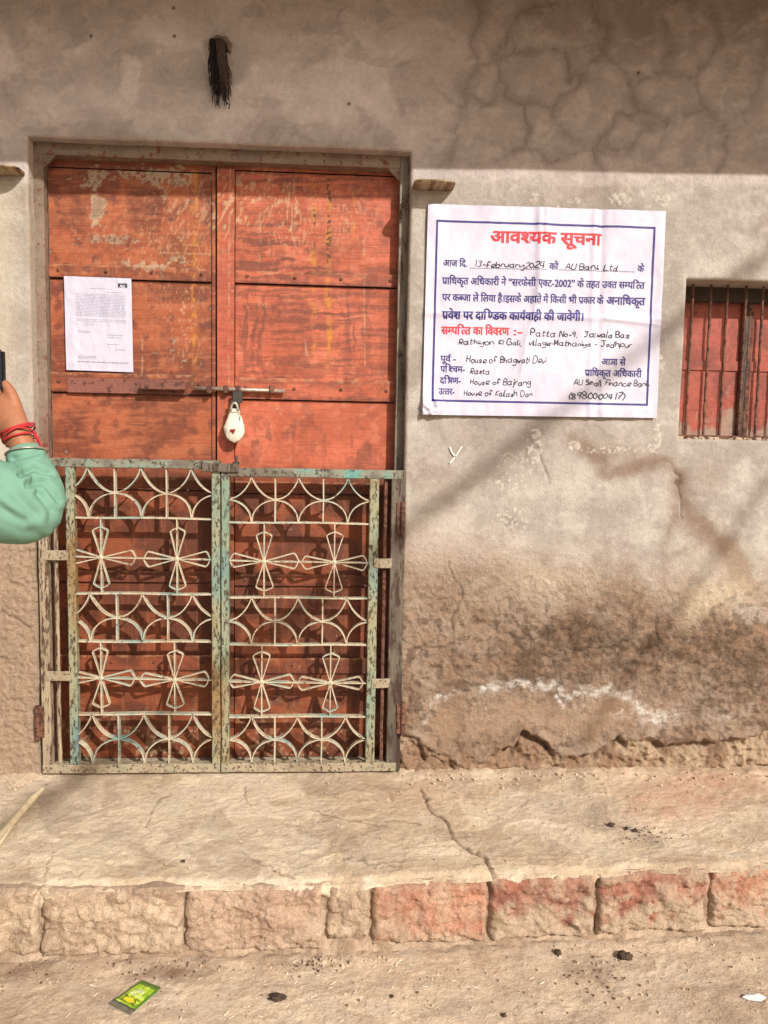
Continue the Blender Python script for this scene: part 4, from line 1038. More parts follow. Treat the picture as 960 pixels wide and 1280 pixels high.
a = at(148, 354.5, NY); b = at(159.5, 360, NY)
V, Fc = split_tris(np.array([(a[0], b[2]), (b[0], b[2]), (b[0], a[2]), (a[0], a[2])]), [[0, 1, 2, 3]], .006); lay('stamp', V, Fc, plain('stamp_ink', A(50, 48, 58)), paper, sheet_h, NY, .0007)
V, Fc, w = handwriting('AU', 3, .2); V = place_line(V, (150.5, 359.5), (156.5, 359.8), 3.5, w, NY); lay('stamp_letters', V, Fc, M_PAPER if False else plain('stamp_white', A(225, 222, 235)), paper, sheet_h, NY, .0011)

# ------------------------------------------------------------------ sealed padlock
pc = at(293, 530, LEAF_Y - .045)
lock = empty('padlock', (pc[0], pc[1], at(293, 553, LEAF_Y - .045)[2]), 'padlock sealed in white cloth with a red mark, hanging from the door bolt', 'padlock')
n, mm = 40, 44; V = []; z0 = at(293, 553, LEAF_Y - .045)[2]; z1 = at(293, 511, LEAF_Y - .045)[2]
for i in range(n + 1):
    t = i / n; z = z0 + (z1 - z0) * t
    q_ = t / .62; w = .0315 * math.sqrt(max(0, 1 - (1 - min(q_, 1)) ** 2)) if t < .31 else .0315 * (math.sqrt(max(0, 1 - (1 - min(q_, 1)) ** 2)) * (1 - ss(.31, .62, t)) + ss(.31, .62, t) * (.80 - .42 * ss(.5, 1.0, t)))
    if t < .40: w = .0315 * math.sqrt(max(.004, 1 - ((t - .40) / .40) ** 2))
    else: w = .0315 * (1 - .50 * float(ss(.40, .98, np.array(t))))
    for k in range(mm):
        a = 2 * math.pi * k / mm; cr = 1 + .08 * mnoise.noise(Vector((math.cos(a) * 1.5, math.sin(a) * 1.5, t * 6))) + .06 * mnoise.noise(Vector((math.cos(a) * 4 + t * 3, math.sin(a) * 4, t * 9)))
        V.append((pc[0] + w * cr * math.cos(a), pc[1] + w * .45 * cr * math.sin(a), z))
Fc = [[i * mm + k, i * mm + (k + 1) % mm, (i + 1) * mm + (k + 1) % mm, (i + 1) * mm + k] for i in range(n) for k in range(mm)] + [list(range(mm)), [n * mm + k for k in range(mm)]]
o = raw_mesh('cloth_wrap', V, Fc, M_CLOTH, lock, None, True); o.location = -lock.location
m = MB(); zt_ = z0 + (z1 - z0) * .90; m.tube([(pc[0] + .0175 * math.cos(a), pc[1] + .0085 * math.sin(a), zt_ + .001 * math.sin(2 * a)) for a in np.linspace(0, 2 * math.pi, 24)], .0018, 6, caps=False); m.tube([(pc[0] + .012, pc[1] - .008, zt_), (pc[0] + .020, pc[1] - .012, zt_ - .010), (pc[0] + .018, pc[1] - .012, zt_ - .026)], .0013, 5); m.build('tie_thread', plain('tie_thread', A(190, 170, 140), .9), lock, smooth=True)
m = MB(); s = at(291, 539, LEAF_Y - .060)
for k, (dx, dz, r) in enumerate([(-.004, .002, .005), (.004, .0035, .0042), (.001, -.003, .0045)]):
    m.tube([(s[0] + dx, pc[1] - .0155, s[2] + dz), (s[0] + dx, pc[1] - .0115, s[2] + dz)], r, 9)
m.build('wax_seal', plain('wax', A(150, 35, 28), .5, .2), lock)
sh = at(293, 511, LEAF_Y - .048); m = MB()
m.tube([(sh[0] + .011 * math.cos(a), pc[1] - .006, sh[2] - .006 + .024 * math.sin(a)) for a in np.linspace(0, math.pi, 14)], .0042, 8); m.build('shackle', M_STEEL, lock, smooth=True)

# ------------------------------------------------------------------ black fibre tuft in the wall above the door
tc = at(274, 62, 0)
tuft = empty('fibre_tuft', tuple(at(276, 130, -.02)), 'ragged black fibre tuft hanging from a mud-rimmed hole above the door', 'tuft')
m = MB(); rg = random.Random(5)
for k in range(110):
    px0 = 266 + 15 * rg.random(); d = rg.random(); yy = -.010 - .030 * rg.random()
    x0 = at(px0, 60, 0)[0]; L = rg.uniform(.12, .185) * (.72 if px0 < 268 else 1) * (1 - .18 * (px0 > 279)); dx = (px0 - 268) / 13 * .020 + rg.uniform(-.006, .006)
    pts = [(x0 + dx * t + .003 * math.sin(t * 9 + k), yy - .012 * math.sin(math.pi * min(1, t * 1.3)) + .004 * t, tc[2] + .012 - L * t) for t in np.linspace(0, 1, 9)]
    m.tube(pts, [.0024 * (1 - .7 * t) for t in np.linspace(0, 1, 9)], 4, caps=False)
m.tube([at(279, 122, -.02), at(283, 128, -.022), at(287, 131, -.02), at(286, 136, -.02)], .0018, 5)
m.build('fibres', M_FIBRE, tuft, kind='stuff')
m = MB()
for k in range(46):
    px0 = 274 + 8 * rg.random(); x0 = at(px0, 60, 0)[0]; L = rg.uniform(.10, .17); dx = rg.uniform(.004, .020)
    m.tube([(x0 + dx * t + .003 * math.sin(t * 9 + k), -.042 - .012 * math.sin(math.pi * min(1, t * 1.3)) + .010 * t, tc[2] + .006 - L * t) for t in np.linspace(0, 1, 9)], [.0020 * (1 - .7 * t) for t in np.linspace(0, 1, 9)], 4, caps=False)
m.build('brown_fibres', plain('brown_fibre', A(88, 70, 60), .8, .3, 200), tuft, kind='stuff')
V = []; n = 20; rims = []
for k in range(n):
    a = math.pi * (1.15 - 1.3 * k / (n - 1)) ; V.append(a)
m = MB(); pts = [(tc[0] + .026 * math.cos(a) + .004, -.010, tc[2] + .003 + .022 * math.sin(a)) for a in V]
m.tube(pts, [.009 + .002 * math.sin(k * 1.7) for k in range(n)], 8); m.build('mud_rim', plain('mud', A(140, 118, 100), .95, .25, 80, .003), tuft, smooth=True)
m = MB(); m.tube([(tc[0] + .002, -.016, tc[2]), (tc[0] + .002, .0, tc[2])], .022, 14); m.build('dark_core', M_FIBRE, tuft, smooth=True)

# ------------------------------------------------------------------ platform, stones, street
def front_y(x):
    return np.interp(x, [-3, -.78, .12, 1.13, 3], [-.66, -.622, -.612, -.562, -.50])
def plat_shade(X, Y):
    Z0 = 0 * X; PX, PY = survey(X, Y, Z0); one = np.ones(X.shape + (3,))
    wx = PX + 30 * (fbm(PX / 50, PY / 24, 4, 701) - .5) * 2; wy = PY + 14 * (fbm(PX / 50, PY / 24, 4, 705) - .5) * 2
    f1 = fbm(PX / 90, PY / 34, 5, 711); f2 = fbm(PX / 22, PY / 11, 4, 721); f3 = fbm(X * 190, Y * 190, 3, 731)
    c = mix(one * A(244, 220, 188), one * A(226, 199, 166), ss(.4, .62, f1)); c = mix(c, one * A(242, 222, 196), ss(.5, .68, f2) * .5)
    c = mix(c, one * A(220, 168, 138), (blob(wx, wy, 880, 985, 110, 26) * .7 + blob(wx, wy, 520, 985, 60, 16) * .5 + blob(wx, wy, 840, 1010, 60, 14) * .4) * (.6 + .5 * ss(.4, .6, f2)))
    c = mix(c, one * A(184, 156, 130), ss(.56, .66, fbm(wx / 44, wy / 20, 5, 793)) * .4)
    c = mix(c, one * A(186, 164, 144), np.clip(blob(wx, wy, 60, 1010, 60, 40) * .55 + blob(wx, wy, 465, 1040, 12, 12) * .5 + blob(wx, wy, 720, 1015, 60, 22) * .45 + blob(wx, wy, 810, 1046, 22, 7) * .8, 0, 1))  # soft cast shadows painted in, plus the brown stain by the crumbs
    lt = np.clip(ss(.42, .5, blob(wx, wy, 90, 1078, 44, 26) + .2 * f2) + ss(.42, .5, blob(wx, wy, 36, 1030, 26, 20) + .15 * f2) + ss(.45, .52, blob(wx, wy, 140, 1068, 26, 12) + .2 * f2) + ss(.5, .56, blob(wx, wy, 70, 1046, 20, 8) + .2 * f2) + ss(.45, .5, blob(wx, wy, 190, 1000, 30, 10) + .2 * f2) * .6, 0, 1)
    c = mix(c, one * A(246, 224, 192), lt * .7)
    qx = PX + 6 * (fbm(PX / 12, PY / 12, 3, 741) - .5) * 2; qy = PY + 5 * (fbm(PX / 12, PY / 12, 3, 745) - .5) * 2
    main = pdist(qx, qy, [(527, 985), (532, 1000), (540, 1016), (560, 1030), (563, 1048), (580, 1058), (602, 1068), (612, 1082), (620, 1096)])
    fine = np.full(X.shape, 99.)
    for q in [[(306, 984), (311, 1008)], [(392, 1012), (420, 1020), (480, 1030)], [(66, 1062), (58, 1090), (48, 1116)], [(300, 1062), (340, 1085), (368, 1098)], [(430, 1072), (500, 1080)], [(180, 1030), (200, 1000), (215, 990)], [(480, 1026), (530, 1030)], [(486, 990), (490, 1002)]]:
        fine = np.minimum(fine, pdist(qx, qy, q))
    c = mix(c, one * A(120, 94, 74), np.exp(-(main / 1.8) ** 2) * .8); c = mix(c, one * A(140, 112, 90), np.exp(-(fine / 1.0) ** 2) * .6)
    rel = .006 * (f1 - .5) + .0022 * (f2 - .5) + .0012 * (f3 - .5) + .0010 * (ridge(PX / 60 + PY / 40, PY / 14, 3, 751) - .5) + lt * .0018
    rel -= .008 * np.exp(-(main / 1.5) ** 2) + .003 * np.exp(-(fine / 1.1) ** 2)
    nearw = ss(-.07, -.0, Y + .05 * (fbm(X * 9, X * 0, 3, 763) - .5)) * ((X < OX0) | (X > OX1)); rel += nearw * (.0 + .014 * fbm(X * 26, Y * 26, 4, 761))
    c = mix(c, one * A(208, 178, 148), nearw * .6)
    for k_, (s1, th, hh) in enumerate([(34, .55, .0012), (16, .60, .0009), (60, .54, .0014)]):
        sc2 = ss(th, th + .022, fbm(wx / s1, wy / (s1 * .42), 4, 791 + k_)); rel += hh * sc2; c = c * (1 + .07 * (sc2 - .5))[..., None]
    rel += .0016 * (fbm(X * 60, Y * 60, 3, 797) - .5)
    return c, rel
ptf = empty('stone_platform', (0, -.3, 0), kind='structure')
xs = axis(-3.2, 3.8, -1.02, 1.42, .0045, [], .06)
tt = np.linspace(0, 1, 150)
XG, TG = np.meshgrid(xs, tt)
fy = front_y(XG) + .012 * (fbm(XG * 9, 0 * XG, 4, 771) - .5) * 2 + .006 * (fbm(XG * 40, 0 * XG, 3, 775) - .5)
YG = .16 + (fy - .16) * TG
pc_, pr_ = plat_shade(XG, YG)
edge = ss(.955, 1.0, TG)
ZG = pr_ - .010 * edge ** 2 - .004 * TG
ZG = ZG * np.where(YG > .02, .2, 1)
lipn = 9; lip = np.linspace(0, 1, lipn)[:, None]
drop = .004 + .034 * ss(.48, .74, fbm(xs * 14, xs * 0, 5, 781)) + .03 * np.exp(-((xs - .02) / .06) ** 2)
LX = np.repeat(xs[None], lipn, 0); a_ = lip * math.pi / 2
LY = fy[-1][None] - .010 * np.sin(a_) + .006 * ss(.6, 1, lip) + .003 * (fbm(LX * 60, lip * 3 + 0 * LX, 3, 785) - .5)
LZ = ZG[-1][None] - drop[None] * lip
LC = np.repeat(pc_[-1][None], lipn, 0)
top = grids('screed_top', [(np.stack([XG, YG, ZG], -1), pc_, None), (np.stack([LX, LY, LZ], -1), LC, None)], M_GROUND, ptf); rebase(top, (0, -.3, 0))
# mortar behind and between the stones
zz = np.linspace(-.24, -.008, 54); XG, ZG = np.meshgrid(xs, zz)
b1 = fbm(XG * 30, ZG * 30, 4, 801); b2 = ridge(XG * 16, ZG * 20, 3, 811)
YG = front_y(XG) + .013 - .010 * (b1 - .5) * 2 - .010 * (b2 - .5)
YG -= .022 * np.exp(-((XG + .0) / .075) ** 2) * ss(-.02, -.06, ZG) * b1        # rubble and mortar fill between the third and fourth stone
YG -= ss(-.15, -.19, ZG) * .016 * (1 + fbm(XG * 18, ZG * 0, 3, 821))
one = np.ones(XG.shape + (3,)); C = mix(one * A(210, 182, 154), one * A(180, 152, 126), ss(.4, .6, b1))
mort = grids('mortar', [(np.stack([XG, YG, ZG], -1), C, None)], M_STONE, ptf); rebase(mort, (0, -.6, -.2))
# dressed stones of the kerb, each its own
def stone(px0, px1, top_in, bot_in, tones, seed, prot=.012, smear=0.0, wear=0.0):
    x0 = at(px0, 1145, -.63)[0]; x1 = at(px1, 1145, -.63)[0]
    z1 = -.006 - top_in; z0 = -.174 + bot_in
    nu, nv = int((x1 - x0) / .004), int((z1 - z0) / .004); u, v = np.meshgrid(np.linspace(0, 1, nu), np.linspace(0, 1, nv))
    wob = lambda a, s: .007 * (fbm(a * 5, a * 0, 3, s) - .5) * 2
    X = x0 + (x1 - x0) * u + wob(v, seed) * (1 - u) + wob(v, seed + 1) * u; Z = z0 + (z1 - z0) * v + wob(u, seed + 2) * v * .4 + wob(u, seed + 3) * (1 - v)
    ed = np.minimum(np.minimum(u, 1 - u) * (x1 - x0), np.minimum(v, 1 - v) * (z1 - z0))
    r = .008 + .010 * fbm(X * 20, Z * 20, 3, seed + 41); rnd = np.clip(1 - ed / r, 0, 1) ** 2
    big = fbm(X * 14, Z * 14, 4, seed + 5); chis = ridge(X * 26 + Z * 18, Z * 22 - X * 6, 3, seed + 9); fin = fbm(X * 130, Z * 130, 3, seed + 13)
    Y = front_y(X) - prot + rnd * .016 - .008 * (big - .5) * 2 - .005 * (chis - .5) - .0045 * (fin - .5) * 2 - .005 * (fbm(X * 50, Z * 50, 3, seed + 43) - .5) - .0035 * ss(.5, .54, fbm(X * 24 + Z * 9, Z * 34, 3, seed + 45)) - .003 * ss(.55, .58, fbm(X * 40, Z * 30, 3, seed + 47)) + .004 * ss(.6, .68, ridge(X * 18 - Z * 12, Z * 30, 2, seed + 49))
    ch = ss(.6, .75, fbm(X * 9, Z * 9, 3, seed + 17)) * .008; Y = Y + ch
    one = np.ones(X.shape + (3,)); c = mix(one * tones[0], one * tones[1], ss(.38, .62, fbm(X * 11, Z * 16, 4, seed + 21))); c = mix(c, one * tones[2], ss(.55, .7, fbm(X * 40, Z * 40, 3, seed + 25)) * .6)
    dust = np.clip(ss(.52, .26, v + .9 * (fbm(X * 22, Z * 22, 4, seed + 29) - .5)) * smear + rnd * .35 + .6 * smear * ss(.56, .62, fbm(X * 34, Z * 40, 4, seed + 31)), 0, 1)
    c = mix(c, one * A(206, 180, 152), dust); Y = Y - .004 * ss(.4, .8, dust) * (1 - rnd) * smear
    c = mix(c, one * A(212, 184, 156), wear * ss(.4, .6, fbm(X * 20, Z * 20, 4, seed + 33)))
    Pm = np.stack([X, Y, Z], -1); back = lambda r_: np.stack([r_, r_ * [1, 0, 1] + np.stack([0 * r_[:, 0], front_y(r_[:, 0]) + .05, 0 * r_[:, 0]], -1)])
    pr = [(Pm, c, None)] + [(back(r_), np.stack([q, q * .85]), None) for r_, q in ((Pm[0], c[0]), (Pm[-1], c[-1]), (Pm[:, 0], c[:, 0]), (Pm[:, -1], c[:, -1]))]
    o = grids('stone', pr, M_STONE, ptf); rebase(o, ((x0 + x1) / 2, -.6, z0)); return o
TB = (A(214, 186, 156), A(186, 156, 130), A(232, 206, 176)); TP = (A(210, 176, 148), A(188, 152, 128), A(226, 196, 168)); TO = (A(212, 154, 124), A(196, 138, 110), A(222, 186, 154)); TR = (A(188, 122, 98), A(166, 112, 94), A(200, 158, 132))
stone(-170, -52, 0, .005, TB, 821); stone(-50, 47, .0, .006, TB, 851, .010, .4); stone(50, 228, .002, .002, TB, 881, .012, .3); stone(231, 402, .004, .002, TP, 911, .012, .3, .35)
stone(408, 464, .006, .02, TB, 941, .006, .6, .6); stone(467, 611, .008, .006, TO, 971, .012, .5, .3); stone(615, 750, .006, .002, TR, 1001, .010, .95, .3); stone(753, 897, .006, .002, TR, 1031, .012, .95, .3); stone(901, 1040, .006, .004, TO, 1061, .010, .9, .25)
stone(1046, 1180, .006, .006, TB, 1091, .008, .5)

def street_shade(X, Y):
    PX, PY = survey(X, Y, STREET_Z + 0 * X); one = np.ones(X.shape + (3,))
    wx = PX + 26 * (fbm(PX / 40, PY / 22, 4, 1201) - .5) * 2; wy = PY + 12 * (fbm(PX / 40, PY / 22, 4, 1205) - .5) * 2
    f1 = fbm(X * 4.5, Y * 7, 5, 1211); f2 = fbm(X * 22, Y * 22, 4, 1221); f3 = fbm(X * 160, Y * 160, 3, 1231)
    c = mix(one * A(240, 213, 181), one * A(220, 192, 162), ss(.42, .56, f1)); c = mix(c, one * A(238, 216, 190), ss(.5, .68, f2) * .5)
    c = mix(c, one * A(150, 118, 94), .5 * ss(.55, .68, fbm(X * 9, Y * 16, 5, 1261)) * .5 + np.clip(blob(wx, wy, 205, 1215, 60, 12) * .6 + blob(wx, wy, 735, 1220, 26, 40) * .5 + blob(wx, wy, 10, 1262, 22, 26) * .6 + blob(wx, wy, 390, 1204, 30, 8) * .5 + blob(wx, wy, 30, 1215, 60, 10) * .4, 0, 1) * (.4 + .8 * ss(.4, .6, f2)))  # soil marks, plus a soft cast shade painted at the lower left
    c = mix(c, one * A(150, 108, 88), ss(.68, .76, f3) * .3)
    rel = .009 * (f1 - .5) + .0026 * (f2 - .5) + .0013 * (f3 - .5)
    for k_, (s1, th, hh) in enumerate([(9, .56, .0012), (20, .6, .0009)]):
        sc2 = ss(th, th + .022, fbm(X * s1, Y * s1, 4, 1251 + k_)); rel += hh * sc2; c = c * (1 + .06 * (sc2 - .5))[..., None]
    kerb = ss(-.035, .0, Y - front_y(X) + .012); rel += kerb * .012 * fbm(X * 22, Y * 40, 3, 1241) - kerb * .004
    c = mix(c, one * A(150, 122, 100), kerb * .4)
    return c, rel
xs = axis(-40, 40, -.95, 1.25, .0045, [], 2.0)
ys = axis(-40, 30, -.99, -.54, .0045, [], 2.0)
XG, YG = np.meshgrid(xs, ys); C, R_l = street_shade(XG, YG)
R_l = R_l * np.clip(1.6 - np.hypot(XG, YG + .8) / 6, 0, 1)
st = grids('street', [(np.stack([XG, YG, STREET_Z + R_l], -1), C, None)], M_GROUND, None, kind='structure')

# ------------------------------------------------------------------ small things on the ground
def lump(name, px, py, z, rx, ry, rz, mat, seed, label, cat, group=None):
    c = on(px, py, z); V = []; n, k2 = 26, 18
    for i in range(k2 + 1):
        th_ = math.pi * i / k2
        for k in range(n):
            a = 2 * math.pi * k / n; d = Vector((math.cos(a) * math.sin(th_), math.sin(a) * math.sin(th_), math.cos(th_)))
            s = 1 + .55 * mnoise.noise(d * 2.0 + Vector((seed, 0, 0))) + .35 * mnoise.noise(d * 5 + Vector((seed, 3, 0))) + .16 * mnoise.noise(d * 11 + Vector((seed, 3, 7)))
            V.append((c[0] + rx * d.x * s, c[1] + ry * d.y * s, z + rz * .5 + rz * d.z * s))
    Fc = [[i * n + k, i * n + (k + 1) % n, (i + 1) * n + (k + 1) % n, (i + 1) * n + k] for i in range(k2) for k in range(n)]
    o = raw_mesh(name, V, Fc, mat, None, None, True, label=label, cat=cat, group=group); rebase(o, (c[0], c[1], z)); return o
lump('dung', 346, 1249, STREET_Z, .019, .010, .007, M_DUNG, 3, 'dark dried dung pat on the street right of the green packet', 'dung')
lump('dung', 781, 1197, STREET_Z, .018, .012, .009, M_DUNG, 9, 'dark crumbly dung lump on the street below the right red kerb stones', 'dung')
lump('dung', 697, 1192, STREET_Z, .008, .007, .006, M_DUNG, 14, 'small dark dung lump at the kerb left of the larger one', 'dung')
lump('dung', 764, 1032, 0, .009, .006, .006, M_DUNG, 19, 'leftmost of three dark crumbs on the platform right of the crack', 'dung')
lump('dung', 783, 1036, 0, .006, .005, .004, M_DUNG, 23, 'middle of three dark crumbs on the platform right of the crack', 'dung')
lump('dung', 794, 1039, 0, .007, .005, .005, M_DUNG, 29, 'rightmost of three dark crumbs beside the brown stain on the platform', 'dung')
lump('dung', 229, 1077, 0, .005, .003, .003, M_DUNG, 33, 'tiny dark crumb on the platform above the second kerb stone', 'dung')
lump('pebble', 630, 1270, STREET_Z, .005, .004, .004, M_DUNG, 37, 'small dark pebble at the bottom edge of the street', 'pebble')
lump('pebble', 490, 1246, STREET_Z, .004, .004, .003, M_DUNG, 41, 'tiny dark pebble in the middle of the street', 'pebble')
# torn white scrap
c = on(943, 1249, STREET_Z); m = MB(); rg = random.Random(2)
ring = [(c[0] + .026 * math.cos(a) * rg.uniform(.6, 1.1), c[1] + .014 * math.sin(a) * rg.uniform(.6, 1.1), STREET_Z + .004 + .005 * rg.random()) for a in np.linspace(0, 2 * math.pi, 11)[:-1]]
m.add([(c[0], c[1], STREET_Z + .010)] + ring + [(a, b, z - .0015) for a, b, z in ring], [[0, 1 + i, 1 + (i + 1) % 10] for i in range(10)] + [[1 + i, 11 + i, 11 + (i + 1) % 10, 1 + (i + 1) % 10] for i in range(10)])
o = m.build('paper_scrap', plain('scrap_white', A(238, 232, 226), .7, .05), None, label='torn white scrap lying on the street at the bottom right', cat='scrap')
# foil packet
pk = [on(178, 1228, STREET_Z), on(201, 1237.5, STREET_Z), on(163, 1271, STREET_Z), on(136, 1257, STREET_Z)]
pkt = empty('foil_packet', tuple((pk[0] + pk[2]) / 2), 'small lime-green foil packet with a yellow oval lying on the street', 'packet')
def pkpt(u, v): return (pk[0] * (1 - u) + pk[1] * u) * (1 - v) + (pk[3] * (1 - u) + pk[2] * u) * v
def pkh(u, v): return STREET_Z + .006 + .0035 * (math.sin(math.pi * min(1, max(0, (v - .06) / .88))) * math.sin(math.pi * u)) ** .6 + .0015 * mnoise.noise(Vector((u * 6, v * 8, 1)))
nu, nv = 30, 44; U, Vv = np.meshgrid(np.linspace(0, 1, nu), np.linspace(0, 1, nv)); Pm = np.zeros((nv, nu, 3))
for i in range(nv):
    for j in range(nu): q = pkpt(U[i, j], Vv[i, j]); Pm[i, j] = (q[0], q[1], pkh(U[i, j], max(.0, Vv[i, j])) if True else 0)
one = np.ones((nv, nu, 3)); C = mix(one * A(158, 196, 44), one * A(206, 226, 70), ss(.42, .6, fbm(U * 5, Vv * 7, 3, 9)))
C = mix(C, one * A(70, 120, 38), ((Vv < .14) | (U < .10) | (U > .90)).astype(float) * .9); C = mix(C, one * A(60, 80, 50), ((Vv < .05)).astype(float) * .6); C = mix(C, one * A(120, 116, 100), (Vv > .90).astype(float)); C = mix(C, one * A(80, 78, 66), ((Vv > .86) & (Vv < .9)).astype(float))
C = mix(C, one * A(225, 235, 190), ((np.abs(U - .52) < .26) & (np.abs(Vv - .42) < .12) & (fbm(U * 14, Vv * 20, 2, 4) > .5)).astype(float) * .8)
ov = np.hypot((U - .5) / .30, (Vv - .70) / .10); C = mix(C, one * A(60, 72, 30), ((ov < 1) | ((np.abs(U - .5) < .38) & (np.abs(np.abs(Vv - .70) - .085) < .02) & (np.abs(U - .5) > .2))).astype(float) * .85); C = mix(C, one * A(236, 226, 50), (ov < .78).astype(float))
bt = Pm.copy(); bt[..., 2] = STREET_Z + .004
o = grids('packet_body', [(Pm, C, None), (bt, C, None), (np.stack([Pm[0], bt[0]]), np.stack([C[0]] * 2), None), (np.stack([Pm[-1], bt[-1]]), np.stack([C[-1]] * 2), None), (np.stack([Pm[:, 0], bt[:, 0]]), np.stack([C[:, 0]] * 2), None), (np.stack([Pm[:, -1], bt[:, -1]]), np.stack([C[:, -1]] * 2), None)],
          painted('foil', .3, (60, 200), (.05, .03), .0006, .6), pkt); o.location = -pkt.location
# split bamboo at the lower left
for k, (a, b, w, lab) in enumerate([((58, 981), (-12, 1056), .0105, 'long pale split bamboo stick lying against the wall foot at the left'), ((36, 1002), (-10, 1066), .0055, 'thinner pale splinter lying beside the bamboo stick at the left')]):
    A0, B0 = on(a[0], a[1], .018 if k == 0 else .012), on(b[0], b[1], .010)
    m = MB(); ts = np.linspace(0, 1, 12)
    m.tube([A0 + (B0 - A0) * t + np.array([0, 0, .002 * math.sin(t * 6)]) for t in ts], [w * (.35 + .65 * min(1, t * 4)) for t in ts], 8)
    m.build('bamboo_stick', M_BAMBOO, None, smooth=True, label=lab, cat='stick')
# straw chips
m = MB(); rg = random.Random(8)
def chip(px, py, z, L, w=.0012):
    c = on(px, py, z); a = rg.uniform(0, math.pi); dx, dy = math.cos(a) * L, math.sin(a) * L; h = z + .006
    h = z + .0035; p_, q_ = Vector((c[0] - dx, c[1] - dy, h)), Vector((c[0] + dx, c[1] + dy, h + .001)); sd_ = (q_ - p_).cross(Vector((0, 0, 1))).normalized() * w; up_ = Vector((0, 0, w * 1.2))
    m.add([p_ + sd_, p_ - sd_, p_ + up_, q_ + sd_, q_ - sd_, q_ + up_], [[0, 1, 2], [3, 5, 4], [0, 3, 4, 1], [1, 4, 5, 2], [2, 5, 3, 0]])
for k in range(74):
    cx, cy = (rg.gauss(400, 70), rg.gauss(1225, 22)) if k < 46 else (rg.uniform(60, 700), rg.uniform(1196, 1278))
    if 1192 < cy < 1279: chip(cx, cy, STREET_Z, rg.uniform(.0015, .008), rg.uniform(.0004, .0009))
for k in range(26): chip(rg.uniform(150, 950), rg.uniform(985, 1070), .0, rg.uniform(.002, .006), .0008)
m.build('straw_chips', M_STRAW, None, kind='stuff', label='tiny pale straw chips scattered over the street and platform', cat='straw')
# crumbled plaster and gravel along the wall foot and the kerb
m = MB(); rg = random.Random(11)
def grit(x, y, z, r):
    c = Vector((x, y, z)); V = []
    for k in range(8): V.append(c + Vector(((k & 1) * 2 - 1, ((k >> 1) & 1) * 2 - 1, (k >> 2) * 2 - 1)) * r * rg.uniform(.45, .8))
    m.add(V, [[0, 1, 3, 2], [4, 6, 7, 5], [0, 4, 5, 1], [2, 3, 7, 6], [0, 2, 6, 4], [1, 5, 7, 3]])
for k in range(170):
    x = rg.uniform(.22, 1.5) if k % 4 else rg.uniform(-1.05, -.93); grit(x, -.03 - abs(rg.gauss(0, .05)), .006, rg.uniform(.001, .0045))
for k in range(90):
    x = rg.uniform(-.85, 1.2); grit(x, front_y(x) - .022 - abs(rg.gauss(0, .05)), STREET_Z + .002, rg.uniform(.001, .0035))
for k in range(26):
    x = rg.gauss(-.02, .07); grit(x, front_y(x) - .03 - abs(rg.gauss(0, .02)), STREET_Z + .002, rg.uniform(.002, .007))
for k in range(130): grit(rg.uniform(-.9, 1.2), rg.uniform(-.58, -.05), .004, rg.uniform(.001, .003))
for k in range(170): grit(rg.uniform(-.8, 1.1), rg.uniform(-.95, -.66), STREET_Z + .003, rg.uniform(.001, .0035))
m.build('gravel', plain('grit', A(214, 188, 160), .95, .35, 60, .002), None, kind='stuff', label='crumbs of plaster and grit along the wall foot and kerb', cat='gravel')
# dark soil crumbs and dry leaf bits
m = MB(); rg = random.Random(31)
for cx_, cy_, sx_, sy_, n_ in ((738, 1214, 26, 22, 46), (205, 1212, 34, 12, 44), (392, 1204, 30, 10, 40), (20, 1215, 30, 14, 26), (500, 1240, 300, 26, 60)):
    for k in range(n_):
        px_, py_ = rg.gauss(cx_, sx_), rg.gauss(cy_, sy_)
        if 1196 < py_ < 1278: q_ = on(px_, py_, STREET_Z); grit(q_[0], q_[1], STREET_Z + .003, rg.uniform(.0008, .0030))
for k in range(40): q_ = on(rg.gauss(808, 18), rg.gauss(1045, 6), 0); grit(q_[0], q_[1], .001, rg.uniform(.0008, .0028))
m.build('soil_crumbs', plain('dark_soil', A(110, 84, 64), .95, .35, 200, .001), None, kind='stuff', label='dark soil crumbs scattered near the kerb and on the platform stain', cat='soil')
# weeds in the kerb joint
for (px, py, s, lab) in ((84, 1196, 1.0, 'small green weed in the joint under the second kerb stone'), (34, 1197, .8, 'tiny green weed at the joint near the left edge of the street')):
    c = on(px, py, STREET_Z); wd = empty('weed', (c[0], c[1], STREET_Z), lab, 'weed'); rg = random.Random(int(px)); ms = MB(); ml = MB()
    for k in range(7):
        a = rg.uniform(0, 6.28); L = rg.uniform(.012, .024) * s; tip = Vector((c[0] + math.cos(a) * L * .7, c[1] + math.sin(a) * L * .5, STREET_Z + .006 + L * .7)); base = Vector((c[0], c[1], STREET_Z))
        ms.tube([base, (base + tip) / 2 + Vector((0, 0, .003)), tip], .0006, 4); d = Vector((math.cos(a), math.sin(a), .2)).normalized(); sd = d.cross(Vector((0, 0, 1))).normalized(); l = .007 * s
        ml.add([tip, tip + d * l * .5 + sd * l * .35 + Vector((0, 0, .001)), tip + d * l, tip + d * l * .5 - sd * l * .35 + Vector((0, 0, .001)), tip + d * l * .5 - Vector((0, 0, .0006))], [[0, 1, 2, 3], [0, 1, 4], [1, 2, 4], [2, 3, 4], [3, 0, 4]])
    ms.build('stems', M_LEAF, wd); ml.build('leaves', M_LEAF, wd)

